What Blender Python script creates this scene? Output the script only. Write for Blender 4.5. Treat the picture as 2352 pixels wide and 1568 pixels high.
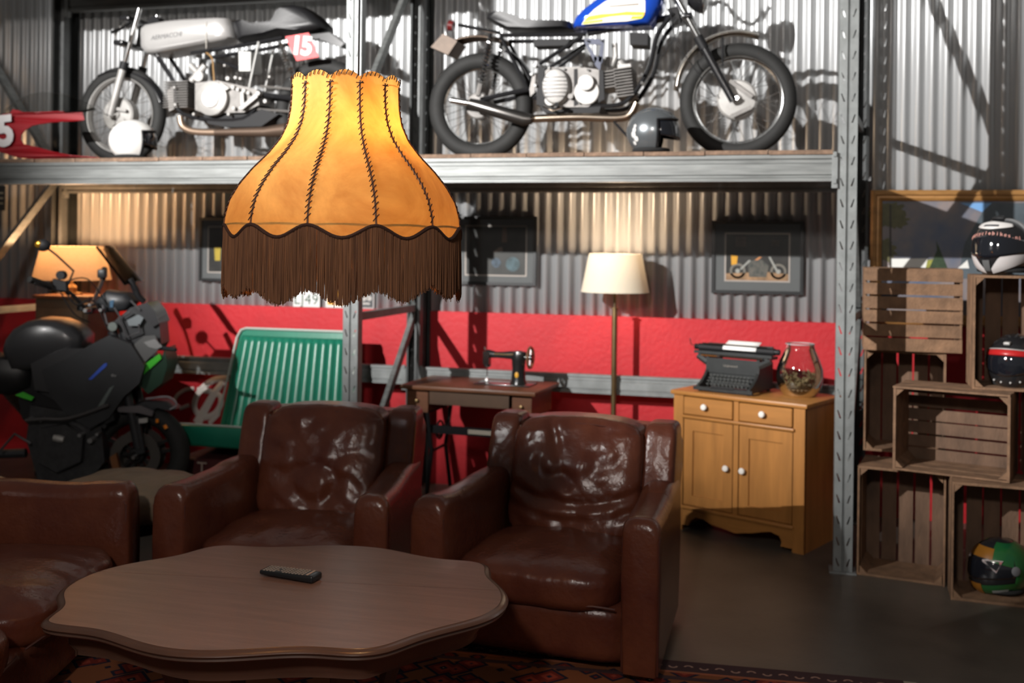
import bpy, bmesh, math, random
from math import sin, cos, pi, radians, sqrt, atan2
from mathutils import Vector, Matrix, noise, Euler

random.seed(7)
for o in list(bpy.data.objects):
    bpy.data.objects.remove(o)
scene = bpy.context.scene
COL = scene.collection

# ------------------------------------------------------------------ camera
F_PX, CAM_H, YAW, ROLL, HOR = 2400.0, 1.62, radians(15.1), 0.0125, 564.3
cd = bpy.data.cameras.new('camera')
cam = bpy.data.objects.new('camera', cd)
COL.objects.link(cam)
cd.sensor_width = 36.0
cd.lens = F_PX / 2352 * 36
cd.shift_y = -(784 - HOR) / 2352
cam.matrix_world = (Matrix.Translation((0, 0, CAM_H)) @ Matrix.Rotation(YAW, 4, 'Z')
                    @ Matrix.Rotation(pi / 2, 4, 'X') @ Matrix.Rotation(ROLL, 4, 'Z'))
cd.clip_start = 0.05
cd.dof.use_dof = True
cd.dof.focus_distance = 2.82
cd.dof.aperture_fstop = 2.9
scene.camera = cam

# ------------------------------------------------------------------ light
vs = scene.view_settings
vs.view_transform = 'Standard'
vs.look = 'None'
vs.gamma = 1.0
vs.use_curve_mapping = False
vs.exposure = 0.0
world = bpy.data.worlds.new('dim_hall')
scene.world = world
world.use_nodes = True
world.node_tree.nodes['Background'].inputs[0].default_value = (1.0, 0.94, 0.88, 1)
world.node_tree.nodes['Background'].inputs[1].default_value = 0.10


def spot(name, loc, aim, power, angle, blend, col, size):
    l = bpy.data.lights.new(name, 'SPOT')
    l.energy = power
    l.spot_size = radians(angle)
    l.spot_blend = blend
    l.color = col
    l.shadow_soft_size = size
    o = bpy.data.objects.new(name, l)
    COL.objects.link(o)
    o.location = loc
    o.rotation_euler = (Vector(aim) - Vector(loc)).to_track_quat('-Z', 'Y').to_euler()
    return o


SPOT_P = Vector((-4.35, -0.4, 3.85))
spot('ceiling_spotlight', SPOT_P, (-1.3, 6.2, 2.35), 5000, 76, 0.75, (1.0, 0.975, 0.95), 0.035)


def soft_lamp(name, loc, power, col, r):
    l = bpy.data.lights.new(name, 'POINT')
    l.energy = power
    l.color = col
    l.shadow_soft_size = r
    o = bpy.data.objects.new(name, l)
    COL.objects.link(o)
    o.location = loc


soft_lamp('added_fill_lamp', (-0.6, -1.3, 3.35), 330, (1.0, 0.92, 0.86), 0.16)  # unseen fill lamp added behind the camera to brighten the leather and shadows


def at(px, py, y):
    """where the sight line through a point of the photograph meets the plane y = const (metres)"""
    a, b = px - 1176.0, py - HOR
    u, v = a * cos(ROLL) + b * sin(ROLL), -a * sin(ROLL) + b * cos(ROLL)
    d = Vector((-sin(YAW) + cos(YAW) * u / F_PX, cos(YAW) + sin(YAW) * u / F_PX, -v / F_PX))
    return d * (y / d.y) + Vector((0, 0, CAM_H))


# ------------------------------------------------------------------ materials
MATS = {}


def mat(name, col, rough=0.5, metal=0.0, var=0.0, scale=8.0, bump=0.0, bscale=60.0, spec=0.5, coat=0.0,
        col2=None, stretch=(1, 1, 1), emit=None, estr=0.0, alpha=1.0, trans=0.0, ior=1.45, detail=4.0, sheen=0.0, contrast=0.25):
    if name in MATS:
        return MATS[name]
    m = bpy.data.materials.new(name)
    m.use_nodes = True
    nt = m.node_tree
    b = nt.nodes['Principled BSDF']
    b.inputs['Base Color'].default_value = (*col, 1)
    b.inputs['Roughness'].default_value = rough
    b.inputs['Metallic'].default_value = metal
    b.inputs['Specular IOR Level'].default_value = spec
    b.inputs['Coat Weight'].default_value = coat
    b.inputs['IOR'].default_value = ior
    b.inputs['Transmission Weight'].default_value = trans
    b.inputs['Alpha'].default_value = alpha
    if sheen:
        b.inputs['Sheen Weight'].default_value = sheen
    if emit:
        b.inputs['Emission Color'].default_value = (*emit, 1)
        b.inputs['Emission Strength'].default_value = estr
    if var or col2 or bump:
        tc = nt.nodes.new('ShaderNodeTexCoord')
        mp = nt.nodes.new('ShaderNodeMapping')
        mp.inputs['Scale'].default_value = stretch
        nt.links.new(tc.outputs['Object'], mp.inputs['Vector'])
        if var or col2:
            n = nt.nodes.new('ShaderNodeTexNoise')
            n.inputs['Scale'].default_value = scale
            n.inputs['Detail'].default_value = detail
            n.inputs['Roughness'].default_value = 0.6
            nt.links.new(mp.outputs[0], n.inputs['Vector'])
            r = nt.nodes.new('ShaderNodeValToRGB')
            r.color_ramp.elements[0].position = 0.5 - contrast
            r.color_ramp.elements[1].position = 0.5 + contrast
            c2 = col2 if col2 else tuple(min(1, c * (1 + var)) for c in col)
            c1 = col if col2 else tuple(c * (1 - var) for c in col)
            r.color_ramp.elements[0].color = (*c1, 1)
            r.color_ramp.elements[1].color = (*c2, 1)
            nt.links.new(n.outputs['Fac'], r.inputs['Fac'])
            nt.links.new(r.outputs['Color'], b.inputs['Base Color'])
        if bump:
            n2 = nt.nodes.new('ShaderNodeTexNoise')
            n2.inputs['Scale'].default_value = bscale
            n2.inputs['Detail'].default_value = 3
            nt.links.new(mp.outputs[0], n2.inputs['Vector'])
            bp = nt.nodes.new('ShaderNodeBump')
            bp.inputs['Strength'].default_value = bump
            bp.inputs['Distance'].default_value = 0.01
            nt.links.new(n2.outputs['Fac'], bp.inputs['Height'])
            nt.links.new(bp.outputs['Normal'], b.inputs['Normal'])
    MATS[name] = m
    return m


GALV = mat('galvanised_steel', (0.20, 0.212, 0.21), 0.5, 0.25, var=0.25, scale=9, stretch=(1, 1, 1), bump=0.05)
GALV_OLD = mat('weathered_galvanised', (0.16, 0.168, 0.164), 0.5, 0.4, var=0.35, scale=14, stretch=(0.25, 1, 3))
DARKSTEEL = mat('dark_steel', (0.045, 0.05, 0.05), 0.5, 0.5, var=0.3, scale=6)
CORR = mat('corrugated_sheet', (0.50, 0.51, 0.515), 0.40, 0.45, var=0.10, scale=3, stretch=(1, 1, 0.15))
REDWALL = mat('red_painted_block', (0.40, 0.008, 0.014), 0.6, var=0.10, scale=5, bump=0.25, bscale=35)
CONC = mat('dark_concrete', (0.085, 0.072, 0.058), 0.42, var=0.35, scale=2.2, bump=0.06, bscale=40)
PLANK = mat('old_plank', (0.16, 0.10, 0.065), 0.75, var=0.45, scale=5, stretch=(6, 1, 6), bump=0.2)
LEATHER = mat('oxblood_leather', (0.074, 0.018, 0.012), 0.27, var=0.38, scale=4.5, bump=0.22, bscale=48, detail=6, col2=(0.14, 0.043, 0.021))
PIPING = mat('leather_piping', (0.075, 0.02, 0.013), 0.4)
TAN = mat('tan_leather', (0.20, 0.145, 0.095), 0.55, var=0.25, scale=5, bump=0.2, bscale=30)
TABLEWOOD = mat('walnut_top', (0.175, 0.098, 0.075), 0.31, var=0.22, scale=4, stretch=(1.0, 9, 9), bump=0.05, coat=0.0)
TABLEEDGE = mat('walnut_edge', (0.085, 0.042, 0.028), 0.3, var=0.2, scale=5, coat=0.15)
PINE = mat('honey_pine', (0.36, 0.155, 0.038), 0.42, var=0.22, scale=3.0, stretch=(7, 7, 0.8), bump=0.03)
PINE_H = mat('honey_pine_flat', (0.36, 0.155, 0.038), 0.42, var=0.22, scale=3.0, stretch=(0.8, 7, 7), bump=0.03)
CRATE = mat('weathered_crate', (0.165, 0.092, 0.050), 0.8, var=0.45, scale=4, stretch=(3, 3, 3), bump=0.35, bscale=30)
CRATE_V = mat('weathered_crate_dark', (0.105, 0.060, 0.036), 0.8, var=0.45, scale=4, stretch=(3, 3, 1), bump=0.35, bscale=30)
SEWWOOD = mat('sewing_table_wood', (0.115, 0.045, 0.020), 0.42, var=0.3, scale=4, stretch=(1, 8, 8))
BLACK = mat('black_enamel', (0.012, 0.012, 0.013), 0.22, spec=0.6)
MATTBLACK = mat('matt_black', (0.010, 0.010, 0.011), 0.6, spec=0.3)
RUBBER = mat('tyre_rubber', (0.013, 0.013, 0.0125), 0.75, var=0.25, scale=12)
CHROME = mat('chrome', (0.78, 0.78, 0.77), 0.12, 1.0)
ALLOY = mat('polished_alloy', (0.34, 0.33, 0.315), 0.50, 0.3, var=0.25, scale=8)
CASTALLOY = mat('cast_alloy', (0.20, 0.19, 0.18), 0.55, 0.25, var=0.3, scale=14)
SATINALU = mat('satin_aluminium', (0.44, 0.43, 0.42), 0.36, 0.45, var=0.06, scale=4)
BLUETANK = mat('blue_lacquer', (0.012, 0.075, 0.52), 0.12, 0.35, coat=0.8)
SEATVINYL = mat('black_vinyl', (0.009, 0.009, 0.010), 0.42, bump=0.06, bscale=120)
GREYMET = mat('grey_metallic', (0.16, 0.175, 0.185), 0.25, 0.6, coat=0.6)
WHITE = mat('white_gelcoat', (0.58, 0.57, 0.55), 0.4)
REDPLAS = mat('red_fairing', (0.24, 0.006, 0.011), 0.4, coat=0.3)
REDPLATE = mat('red_plate', (0.62, 0.03, 0.035), 0.45)
CREAM = mat('cream_fabric', (0.62, 0.56, 0.44), 0.8, bump=0.1, bscale=300)
BRASS = mat('aged_brass', (0.30, 0.205, 0.10), 0.35, 0.9, var=0.25, scale=9)
GREEN = mat('green_vinyl', (0.010, 0.150, 0.092), 0.30, var=0.12, scale=5, bump=0.05, bscale=60)
GREENP = mat('green_piping', (0.36, 0.40, 0.36), 0.45)
PAPER = mat('paper', (0.82, 0.81, 0.78), 0.7)
INK = mat('dark_ink', (0.02, 0.03, 0.025), 0.6)
PORC = mat('porcelain', (0.78, 0.75, 0.70), 0.15)
FRAMEB = mat('black_frame', (0.016, 0.017, 0.018), 0.35)
MATBOARD = mat('grey_mat_board', (0.105, 0.105, 0.108), 0.75)
GILT = mat('gilt_frame', (0.36, 0.18, 0.055), 0.45, 0.25, var=0.35, scale=10, stretch=(0.6, 2, 2))
FRINGE = mat('brown_fringe', (0.085, 0.033, 0.015), 0.8, scale=1.0, stretch=(260, 260, 1.5), col2=(0.24, 0.10, 0.04), detail=2)
BRAID = mat('brown_braid', (0.055, 0.022, 0.013), 0.9, bump=0.5, bscale=400)
LACE = mat('dark_lacing', (0.035, 0.014, 0.010), 0.7)
NGREEN = mat('lime_green_plastic', (0.05, 0.42, 0.03), 0.3, coat=0.4)
NBLUE = mat('blue_decal', (0.03, 0.08, 0.42), 0.4)
DKPLAST = mat('dark_plastic', (0.018, 0.019, 0.021), 0.42, var=0.3, scale=5)
TANKBLK = mat('satin_black_tank', (0.030, 0.030, 0.032), 0.30, coat=0.2)
ORANGE = mat('amber_plastic', (0.75, 0.22, 0.01), 0.3)


def glassmat(name, col, rough=0.0, alpha=0.18):
    m = bpy.data.materials.new(name)
    m.use_nodes = True
    nt = m.node_tree
    for n in list(nt.nodes):
        nt.nodes.remove(n)
    out = nt.nodes.new('ShaderNodeOutputMaterial')
    tr = nt.nodes.new('ShaderNodeBsdfTransparent')
    tr.inputs[0].default_value = (*col, 1)
    gl = nt.nodes.new('ShaderNodeBsdfGlossy')
    gl.inputs['Roughness'].default_value = rough
    lw = nt.nodes.new('ShaderNodeLayerWeight')
    lw.inputs[0].default_value = alpha
    mx = nt.nodes.new('ShaderNodeMixShader')
    nt.links.new(lw.outputs['Fresnel'], mx.inputs[0])
    nt.links.new(tr.outputs[0], mx.inputs[1])
    nt.links.new(gl.outputs[0], mx.inputs[2])
    nt.links.new(mx.outputs[0], out.inputs[0])
    MATS[name] = m
    return m


GLASS = glassmat('clear_glass', (0.955, 0.965, 0.96), 0.03, 0.30)
SMOKE = glassmat('smoked_screen', (0.84, 0.86, 0.88), 0.12, 0.10)
CLEARSCR = glassmat('clear_screen', (0.88, 0.88, 0.87), 0.03, 0.05)


def shademat(name, col, col2, trans_w, scale=5.0, rough=0.5):
    """thin parchment or cloth that lets light through"""
    m = bpy.data.materials.new(name)
    m.use_nodes = True
    nt = m.node_tree
    for n in list(nt.nodes):
        nt.nodes.remove(n)
    out = nt.nodes.new('ShaderNodeOutputMaterial')
    tc = nt.nodes.new('ShaderNodeTexCoord')
    n = nt.nodes.new('ShaderNodeTexNoise')
    n.inputs['Scale'].default_value = scale
    n.inputs['Detail'].default_value = 8
    n.inputs['Roughness'].default_value = 0.62
    n.inputs['Distortion'].default_value = 0.6
    nt.links.new(tc.outputs['Object'], n.inputs['Vector'])
    r = nt.nodes.new('ShaderNodeValToRGB')
    r.color_ramp.elements[0].position = 0.32
    r.color_ramp.elements[1].position = 0.68
    r.color_ramp.elements[0].color = (*col, 1)
    r.color_ramp.elements[1].color = (*col2, 1)
    nt.links.new(n.outputs['Fac'], r.inputs['Fac'])
    tl = nt.nodes.new('ShaderNodeBsdfTranslucent')
    df = nt.nodes.new('ShaderNodeBsdfPrincipled')
    df.inputs['Roughness'].default_value = rough
    nt.links.new(r.outputs[0], tl.inputs[0])
    nt.links.new(r.outputs[0], df.inputs['Base Color'])
    mx = nt.nodes.new('ShaderNodeMixShader')
    mx.inputs[0].default_value = trans_w
    nt.links.new(df.outputs[0], mx.inputs[1])
    nt.links.new(tl.outputs[0], mx.inputs[2])
    nt.links.new(mx.outputs[0], out.inputs[0])
    MATS[name] = m
    return m


PARCH = shademat('amber_parchment', (0.50, 0.205, 0.035), (0.88, 0.50, 0.14), 0.30, 4.0, 0.75)
CREAMSH = shademat('cream_lampshade', (0.60, 0.55, 0.43), (0.60, 0.55, 0.45), 0.11, 60, 0.8)
PEACHSH = shademat('peach_lampshade', (0.62, 0.42, 0.24), (0.68, 0.47, 0.28), 0.16, 60, 0.8)


# ------------------------------------------------------------------ mesh builder
def frame_of(d):
    d = Vector(d).normalized()
    up = Vector((0, 0, 1)) if abs(d.z) < 0.95 else Vector((0, 1, 0))
    a = d.cross(up).normalized()
    b = a.cross(d).normalized()
    return a, b, d


class MB:
    def __init__(s):
        s.v, s.f = [], []

    def add(s, verts, faces):
        k = len(s.v)
        s.v += [tuple(p) for p in verts]
        s.f += [tuple(i + k for i in q) for q in faces]
        return s

    def box(s, c, size, rz=0.0, m=None):
        hx, hy, hz = size[0] / 2, size[1] / 2, size[2] / 2
        R = m if m else Matrix.Rotation(rz, 3, 'Z')
        c = Vector(c)
        vs_ = [c + R @ Vector((x, y, z)) for z in (-hz, hz) for x, y in ((-hx, -hy), (hx, -hy), (hx, hy), (-hx, hy))]
        return s.add(vs_, [(3, 2, 1, 0), (4, 5, 6, 7), (0, 1, 5, 4), (1, 2, 6, 5), (2, 3, 7, 6), (3, 0, 4, 7)])

    def b2(s, lo, hi):
        return s.box([(a + b) / 2 for a, b in zip(lo, hi)], [abs(b - a) for a, b in zip(lo, hi)])

    def bar(s, p0, p1, w, h):
        """rectangular bar, w across, h in the up direction"""
        p0, p1 = Vector(p0), Vector(p1)
        a, b, d = frame_of(p1 - p0)
        vs_ = [p + a * x + b * y for p in (p0, p1) for x, y in ((-w / 2, -h / 2), (w / 2, -h / 2), (w / 2, h / 2), (-w / 2, h / 2))]
        return s.add(vs_, [(3, 2, 1, 0), (4, 5, 6, 7), (0, 1, 5, 4), (1, 2, 6, 5), (2, 3, 7, 6), (3, 0, 4, 7)])

    def cyl(s, p0, p1, r0, r1=None, n=14):
        return s.tube([p0, p1], [r0, r0 if r1 is None else r1], n)

    def tube(s, pts, r, n=8, closed=False, caps=True, flat=1.0):
        pts = [Vector(p) for p in pts]
        m = len(pts)
        rr = r if isinstance(r, (list, tuple)) else [r] * m
        vs_, fs = [], []
        prev = None
        for i, p in enumerate(pts):
            if closed:
                d = pts[(i + 1) % m] - pts[i - 1]
            else:
                d = pts[min(i + 1, m - 1)] - pts[max(i - 1, 0)]
            if prev is None:
                a, b, d = frame_of(d)
            else:
                d = d.normalized()
                a = (prev - d * prev.dot(d))
                a = a.normalized() if a.length > 1e-6 else frame_of(d)[0]
                b = a.cross(d)
            prev = a
            for k in range(n):
                t = 2 * pi * k / n
                vs_.append(p + a * cos(t) * rr[i] + b * sin(t) * rr[i] * flat)
        for i in range(m if closed else m - 1):
            j = (i + 1) % m
            for k in range(n):
                l = (k + 1) % n
                fs.append((i * n + k, i * n + l, j * n + l, j * n + k))
        if caps and not closed:
            fs.append(tuple(range(n))[::-1])
            fs.append(tuple(range((m - 1) * n, m * n)))
        return s.add(vs_, fs)

    def lathe(s, prof, n=24, c=(0, 0, 0), axis=(0, 0, 1), cap=True, a0=0.0, a1=2 * pi):
        """prof: (radius, height along axis)"""
        a, b, d = frame_of(axis)
        c = Vector(c)
        full = abs(a1 - a0 - 2 * pi) < 1e-6
        k_n = n if full else n + 1
        vs_, fs = [], []
        for r, h in prof:
            for k in range(k_n):
                t = a0 + (a1 - a0) * k / n
                vs_.append(c + d * h + (a * cos(t) + b * sin(t)) * r)
        for i in range(len(prof) - 1):
            for k in range(n):
                l = (k + 1) % k_n
                fs.append((i * k_n + k, i * k_n + l, (i + 1) * k_n + l, (i + 1) * k_n + k))
        if cap and full:
            if prof[0][0] > 1e-5:
                fs.append(tuple(range(n))[::-1])
            if prof[-1][0] > 1e-5:
                fs.append(tuple(range((len(prof) - 1) * n, len(prof) * n)))
        return s.add(vs_, fs)

    def torus(s, c, R, r, axis=(0, 1, 0), n=40, m=10, flat=1.0, a0=0.0, a1=2 * pi):
        a, b, d = frame_of(axis)
        c = Vector(c)
        full = abs(a1 - a0 - 2 * pi) < 1e-6
        kn = n if full else n + 1
        vs_, fs = [], []
        for i in range(kn):
            t = a0 + (a1 - a0) * i / n
            e = a * cos(t) + b * sin(t)
            for j in range(m):
                q = 2 * pi * j / m
                vs_.append(c + e * (R + r * cos(q)) + d * (r * flat * sin(q)))
        for i in range(n):
            i2 = (i + 1) % kn
            for j in range(m):
                j2 = (j + 1) % m
                fs.append((i * m + j, i2 * m + j, i2 * m + j2, i * m + j2))
        if not full:
            fs.append(tuple(range(m)))
            fs.append(tuple(range(n * m, n * m + m))[::-1])
        return s.add(vs_, fs)

    def ball(s, c, r, n=16, m=10, fn=None):
        r = r if isinstance(r, (list, tuple)) else (r, r, r)
        c = Vector(c)
        vs_, fs = [], []
        for i in range(m + 1):
            t = pi * i / m
            for k in range(n):
                q = 2 * pi * k / n
                p = Vector((sin(t) * cos(q) * r[0], sin(t) * sin(q) * r[1], cos(t) * r[2]))
                vs_.append(c + (fn(p) if fn else p))
        for i in range(m):
            for k in range(n):
                l = (k + 1) % n
                fs.append((i * n + k, (i + 1) * n + k, (i + 1) * n + l, i * n + l))
        return s.add(vs_, fs)

    def prism(s, poly, f0, f1):
        """poly of 2-D points; f0/f1 turn one into a 3-D point of the lower/upper face"""
        n = len(poly)
        vs_ = [f0(*p) for p in poly] + [f1(*p) for p in poly]
        fs = [tuple(range(n))[::-1], tuple(range(n, 2 * n))] + [(i, (i + 1) % n, n + (i + 1) % n, n + i) for i in range(n)]
        return s.add(vs_, fs)

    def plate(s, poly3, off):
        """flat polygon in 3-D thickened by the vector off"""
        n = len(poly3)
        off = Vector(off)
        vs_ = [Vector(p) for p in poly3] + [Vector(p) + off for p in poly3]
        fs = [tuple(range(n))[::-1], tuple(range(n, 2 * n))] + [(i, (i + 1) % n, n + (i + 1) % n, n + i) for i in range(n)]
        return s.add(vs_, fs)

    def loft(s, rings, caps=True, closed=False):
        n = len(rings[0])
        vs_ = [p for r in rings for p in r]
        fs = []
        m = len(rings)
        for i in range(m if closed else m - 1):
            j = (i + 1) % m
            for k in range(n):
                l = (k + 1) % n
                fs.append((i * n + k, i * n + l, j * n + l, j * n + k))
        if caps and not closed:
            fs.append(tuple(range(n))[::-1])
            fs.append(tuple(range((m - 1) * n, m * n)))
        return s.add(vs_, fs)

    def grid(s, fn, nu, nv):
        vs_ = [fn(i / nu, j / nv) for i in range(nu + 1) for j in range(nv + 1)]
        w = nv + 1
        fs = [(i * w + j, (i + 1) * w + j, (i + 1) * w + j + 1, i * w + j + 1) for i in range(nu) for j in range(nv)]
        return s.add(vs_, fs)

    def rbox(s, c, size, r, seg=3, sub=0, fn=None, rz=0.0):
        """rounded box; sub extra cuts; fn deforms points given in box-local metres"""
        bm = bmesh.new()
        bmesh.ops.create_cube(bm, size=1.0)
        for v in bm.verts:
            v.co = Vector((v.co.x * size[0], v.co.y * size[1], v.co.z * size[2]))
        bmesh.ops.bevel(bm, geom=list(bm.edges), offset=r, segments=seg, profile=0.5, affect='EDGES')
        if sub:
            big = [e for e in bm.edges if e.calc_length() > 2.0 * min(size) / (sub + 1) or e.calc_length() > max(size) / (sub + 2)]
            bmesh.ops.subdivide_edges(bm, edges=big, cuts=sub, use_grid_fill=True)
        R = Matrix.Rotation(rz, 3, 'Z')
        c = Vector(c)
        bm.verts.ensure_lookup_table()
        bm.verts.index_update()
        vs_ = [c + R @ (fn(v.co.copy()) if fn else v.co) for v in bm.verts]
        fs = [tuple(v.index for v in f.verts) for f in bm.faces]
        bm.free()
        return s.add(vs_, fs)

    def mesh(s, name, m, angle=35):
        me = bpy.data.meshes.new(name)
        me.from_pydata(s.v, [], s.f)
        me.update()
        if m:
            me.materials.append(m)
        if angle:
            me.shade_smooth()
            me.set_sharp_from_angle(angle=radians(angle))
        return me

    def weld(s, d=1e-4):
        idx, remap, vs_ = {}, [], []
        for p in s.v:
            k = tuple(round(c / d) for c in p)
            if k not in idx:
                idx[k] = len(vs_)
                vs_.append(p)
            remap.append(idx[k])
        s.v, s.f = vs_, [tuple(remap[i] for i in f) for f in s.f]
        return s

    def build(s, name, m, parent=None, angle=35):
        o = bpy.data.objects.new(name, s.mesh(name, m, angle))
        COL.objects.link(o)
        if parent:
            o.parent = parent
        return o


def tag(o, label, cat, group=None):
    o['label'] = label
    o['category'] = cat
    if group:
        o['group'] = group
    return o


def thing(name, label, cat, loc=(0, 0, 0), rz=0.0, group=None):
    o = bpy.data.objects.new(name, None)
    o.empty_display_size = 0.05
    COL.objects.link(o)
    o.location = loc
    o.rotation_euler = (0, 0, rz)
    return tag(o, label, cat, group)


def link_mesh(name, me, parent, loc=(0, 0, 0), rot=(0, 0, 0)):
    o = bpy.data.objects.new(name, me)
    COL.objects.link(o)
    o.parent = parent
    o.location = loc
    o.rotation_euler = rot
    return o


def struct(o):
    o['kind'] = 'structure'
    return o


def solid(o, t, off=0.0):
    md = o.modifiers.new('thickness', 'SOLIDIFY')
    md.thickness = t
    md.offset = off
    return o


def text_mesh(txt, size, depth, m, bold=0.0, align='CENTER', shear=0.0, spacing=1.0):
    cu = bpy.data.curves.new('lettering', 'FONT')
    cu.body = txt
    cu.size = size
    cu.extrude = depth
    cu.offset = bold
    cu.align_x = align
    cu.align_y = 'CENTER'
    cu.shear = shear
    cu.space_character = spacing
    cu.resolution_u = 3
    ob = bpy.data.objects.new('lettering', cu)
    me = bpy.data.meshes.new_from_object(ob)
    bpy.data.objects.remove(ob)
    me.materials.clear()
    me.materials.append(m)
    return me


def bez(p, n=12):
    """smooth curve through points (Catmull-Rom)"""
    p = [Vector(q) for q in p]
    out = []
    for i in range(len(p) - 1):
        a, b, c, d = p[max(i - 1, 0)], p[i], p[i + 1], p[min(i + 2, len(p) - 1)]
        for k in range(n):
            t = k / n
            out.append(0.5 * ((2 * b) + (c - a) * t + (2 * a - 5 * b + 4 * c - d) * t * t + (3 * b - a - 3 * c + d) * t ** 3))
    out.append(p[-1])
    return out

# unseen spotlight housing, added with flaps that keep its beam off the lounge
fx = thing('added_spotlight_housing', 'unseen black spotlight housing with added flaps that shape its beam', 'spotlight', SPOT_P)
m = MB()
aimd = (Vector((-0.6, 6.2, 2.2)) - SPOT_P).normalized()
m.lathe([(0.05, -0.34), (0.11, -0.30), (0.12, -0.10), (0.12, -0.06), (0.10, -0.06), (0.09, -0.28), (0.0, -0.30)], 20, (0, 0, 0), aimd, cap=False)
m.build('housing', MATTBLACK, fx)
m = MB()
m.cyl(aimd * -0.2 + Vector((0, 0, 0.1)), (aimd * -0.2).to_tuple()[:2] + (1.3,), 0.015)
m.build('hanger', MATTBLACK, fx)


def flap(az0, az1, el0, el1, dist):
    """added flap that blocks light: a plate in front of the lens between two azimuths (from +y towards +x) and two elevations"""
    mm = MB()
    def fn(u, v):
        a, e = radians(az0 + (az1 - az0) * u), radians(el0 + (el1 - el0) * v)
        return Vector((sin(a), cos(a), math.tan(e))) * dist
    mm.grid(fn, 24, 4)
    mm.build('added_light_flap', MATTBLACK, fx)


flap(-50, 62, -62, -24.2, 0.36)
flap(-64, -8, -40, 30, 0.40)
flap(-60, -0.5, -40, -13.0, 0.42)

# ================================================================== the setting
YW = 6.74        # face of the back wall
RT = 1.17        # top of the red block wall
PITCH = 0.0795

mb = MB()
mb.b2((-9, -3, -0.1), (6, 7.0, 0))
struct(mb.build('floor', CONC, angle=0))


def corrugated(name, x0, x1, z0, z1, y):
    m = MB()
    n = int((x1 - x0) / PITCH * 10)
    def fn(u, v):
        x = x0 + (x1 - x0) * u
        return (x, y - 0.0150 * cos(2 * pi * x / PITCH), z0 + (z1 - z0) * v)
    m.grid(fn, n, 1)
    return struct(solid(m.build(name, CORR, angle=80), 0.002, 1))


corrugated('wall_back', -8.2, 4.6, RT - 0.02, 5.2, YW + 0.016)
mb = MB()
mb.b2((-8.2, YW - 0.02, 0), (4.6, YW + 0.2, RT))
struct(mb.build('wall_red_base', REDWALL, angle=0))

# dark steel columns of the building behind the rack
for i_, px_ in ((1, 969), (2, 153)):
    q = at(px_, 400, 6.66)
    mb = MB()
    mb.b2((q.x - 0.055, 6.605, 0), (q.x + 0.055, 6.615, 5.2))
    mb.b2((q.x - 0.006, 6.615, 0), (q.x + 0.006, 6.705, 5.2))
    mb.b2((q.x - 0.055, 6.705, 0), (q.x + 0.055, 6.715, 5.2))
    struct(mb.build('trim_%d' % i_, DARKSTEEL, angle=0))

# ================================================================== pallet rack
YF, YB = 5.50, 6.58            # front and rear faces of the uprights
XL, XM, XR = -5.22, -2.43, 0.255
SH_B, SH_T = 1.965, 2.10       # front shelf beam
DECK = 2.125


def post_mesh(h, facing):
    """omega upright, two columns of slanted teardrop slots in its front"""
    m = MB()
    p = 0.106
    n = int(h / p)
    for side in (-1, 1):
        x0, x1 = (side * 0.0455, side * 0.006)
        for k in range(n):
            z0, z1 = k * p, (k + 1) * p
            zc = (z0 + z1) / 2
            cx = side * 0.027
            o = [(x0, z0), (x1, z0), (x1, z1), (x0, z1)]
            w = 0.0042
            i_ = [(cx - side * 0.007 + side * w * 0.9, zc - 0.021), (cx - side * 0.007 - side * w * 1.2, zc - 0.021),
                  (cx + side * 0.006 - side * w * 0.7, zc + 0.020), (cx + side * 0.006 + side * w * 0.6, zc + 0.020)]
            vs_ = [(a, 0, b) for a, b in o + i_]
            fs = [(j, (j + 1) % 4, 4 + (j + 1) % 4, 4 + j) for j in range(4)]
            m.add(vs_, [f if side < 0 else f[::-1] for f in fs])
    H_ = n * p
    # centre groove, sides and rear lips
    for (xa, ya, xb, yb) in ((-0.006, 0, -0.003, 0.010), (-0.003, 0.010, 0.003, 0.010), (0.003, 0.010, 0.006, 0),
                             (-0.0455, 0.062, -0.0455, 0), (0.0455, 0, 0.0455, 0.062),
                             (-0.030, 0.070, -0.0455, 0.062), (0.0455, 0.062, 0.030, 0.070)):
        m.add([(xa, ya, 0), (xb, yb, 0), (xb, yb, H_), (xa, ya, H_)], [(0, 1, 2, 3)])
    m.weld()
    if facing < 0:
        return m
    m.v = [(-x, -y, z) for x, y, z in m.v]
    return m


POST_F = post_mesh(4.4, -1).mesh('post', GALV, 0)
POST_B = post_mesh(4.4, 1).mesh('post', mat('shaded_galvanised', (0.10, 0.105, 0.105), 0.5, 0.3, var=0.25, scale=9), 0)  # front posts' steel with the rear shade put into a darker colour


def rack_frame(x, label, zig, struts, xb=None):
    xb = x if xb is None else xb
    t = thing('rack_upright', label, 'rack upright', (x, YF, 0), 0, 'upright frames of the storage rack')
    dx, dy = xb - x, YB - YF
    solid(link_mesh('post', POST_F, t), 0.0025)
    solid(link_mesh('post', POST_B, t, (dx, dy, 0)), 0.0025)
    for px_, py_ in ((0, 0.035), (dx, dy - 0.035)):
        m = MB()
        m.box((px_, py_, 0.004), (0.13, 0.12, 0.008))
        m.build('base_plate', GALV, t)
    P = lambda e, z: Vector((dx * e, 0.04 + (dy - 0.08) * e, z))
    for z in struts:
        m = MB()
        m.bar(P(0, z), P(1, z), 0.035, 0.045)
        m.build('strut', GALV, t)
    for (e0, z0), (e1, z1) in zig:
        m = MB()
        m.bar(P(e0, z0), P(e1, z1), 0.03, 0.055)
        m.build('brace', GALV_OLD, t)
    return t


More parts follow.
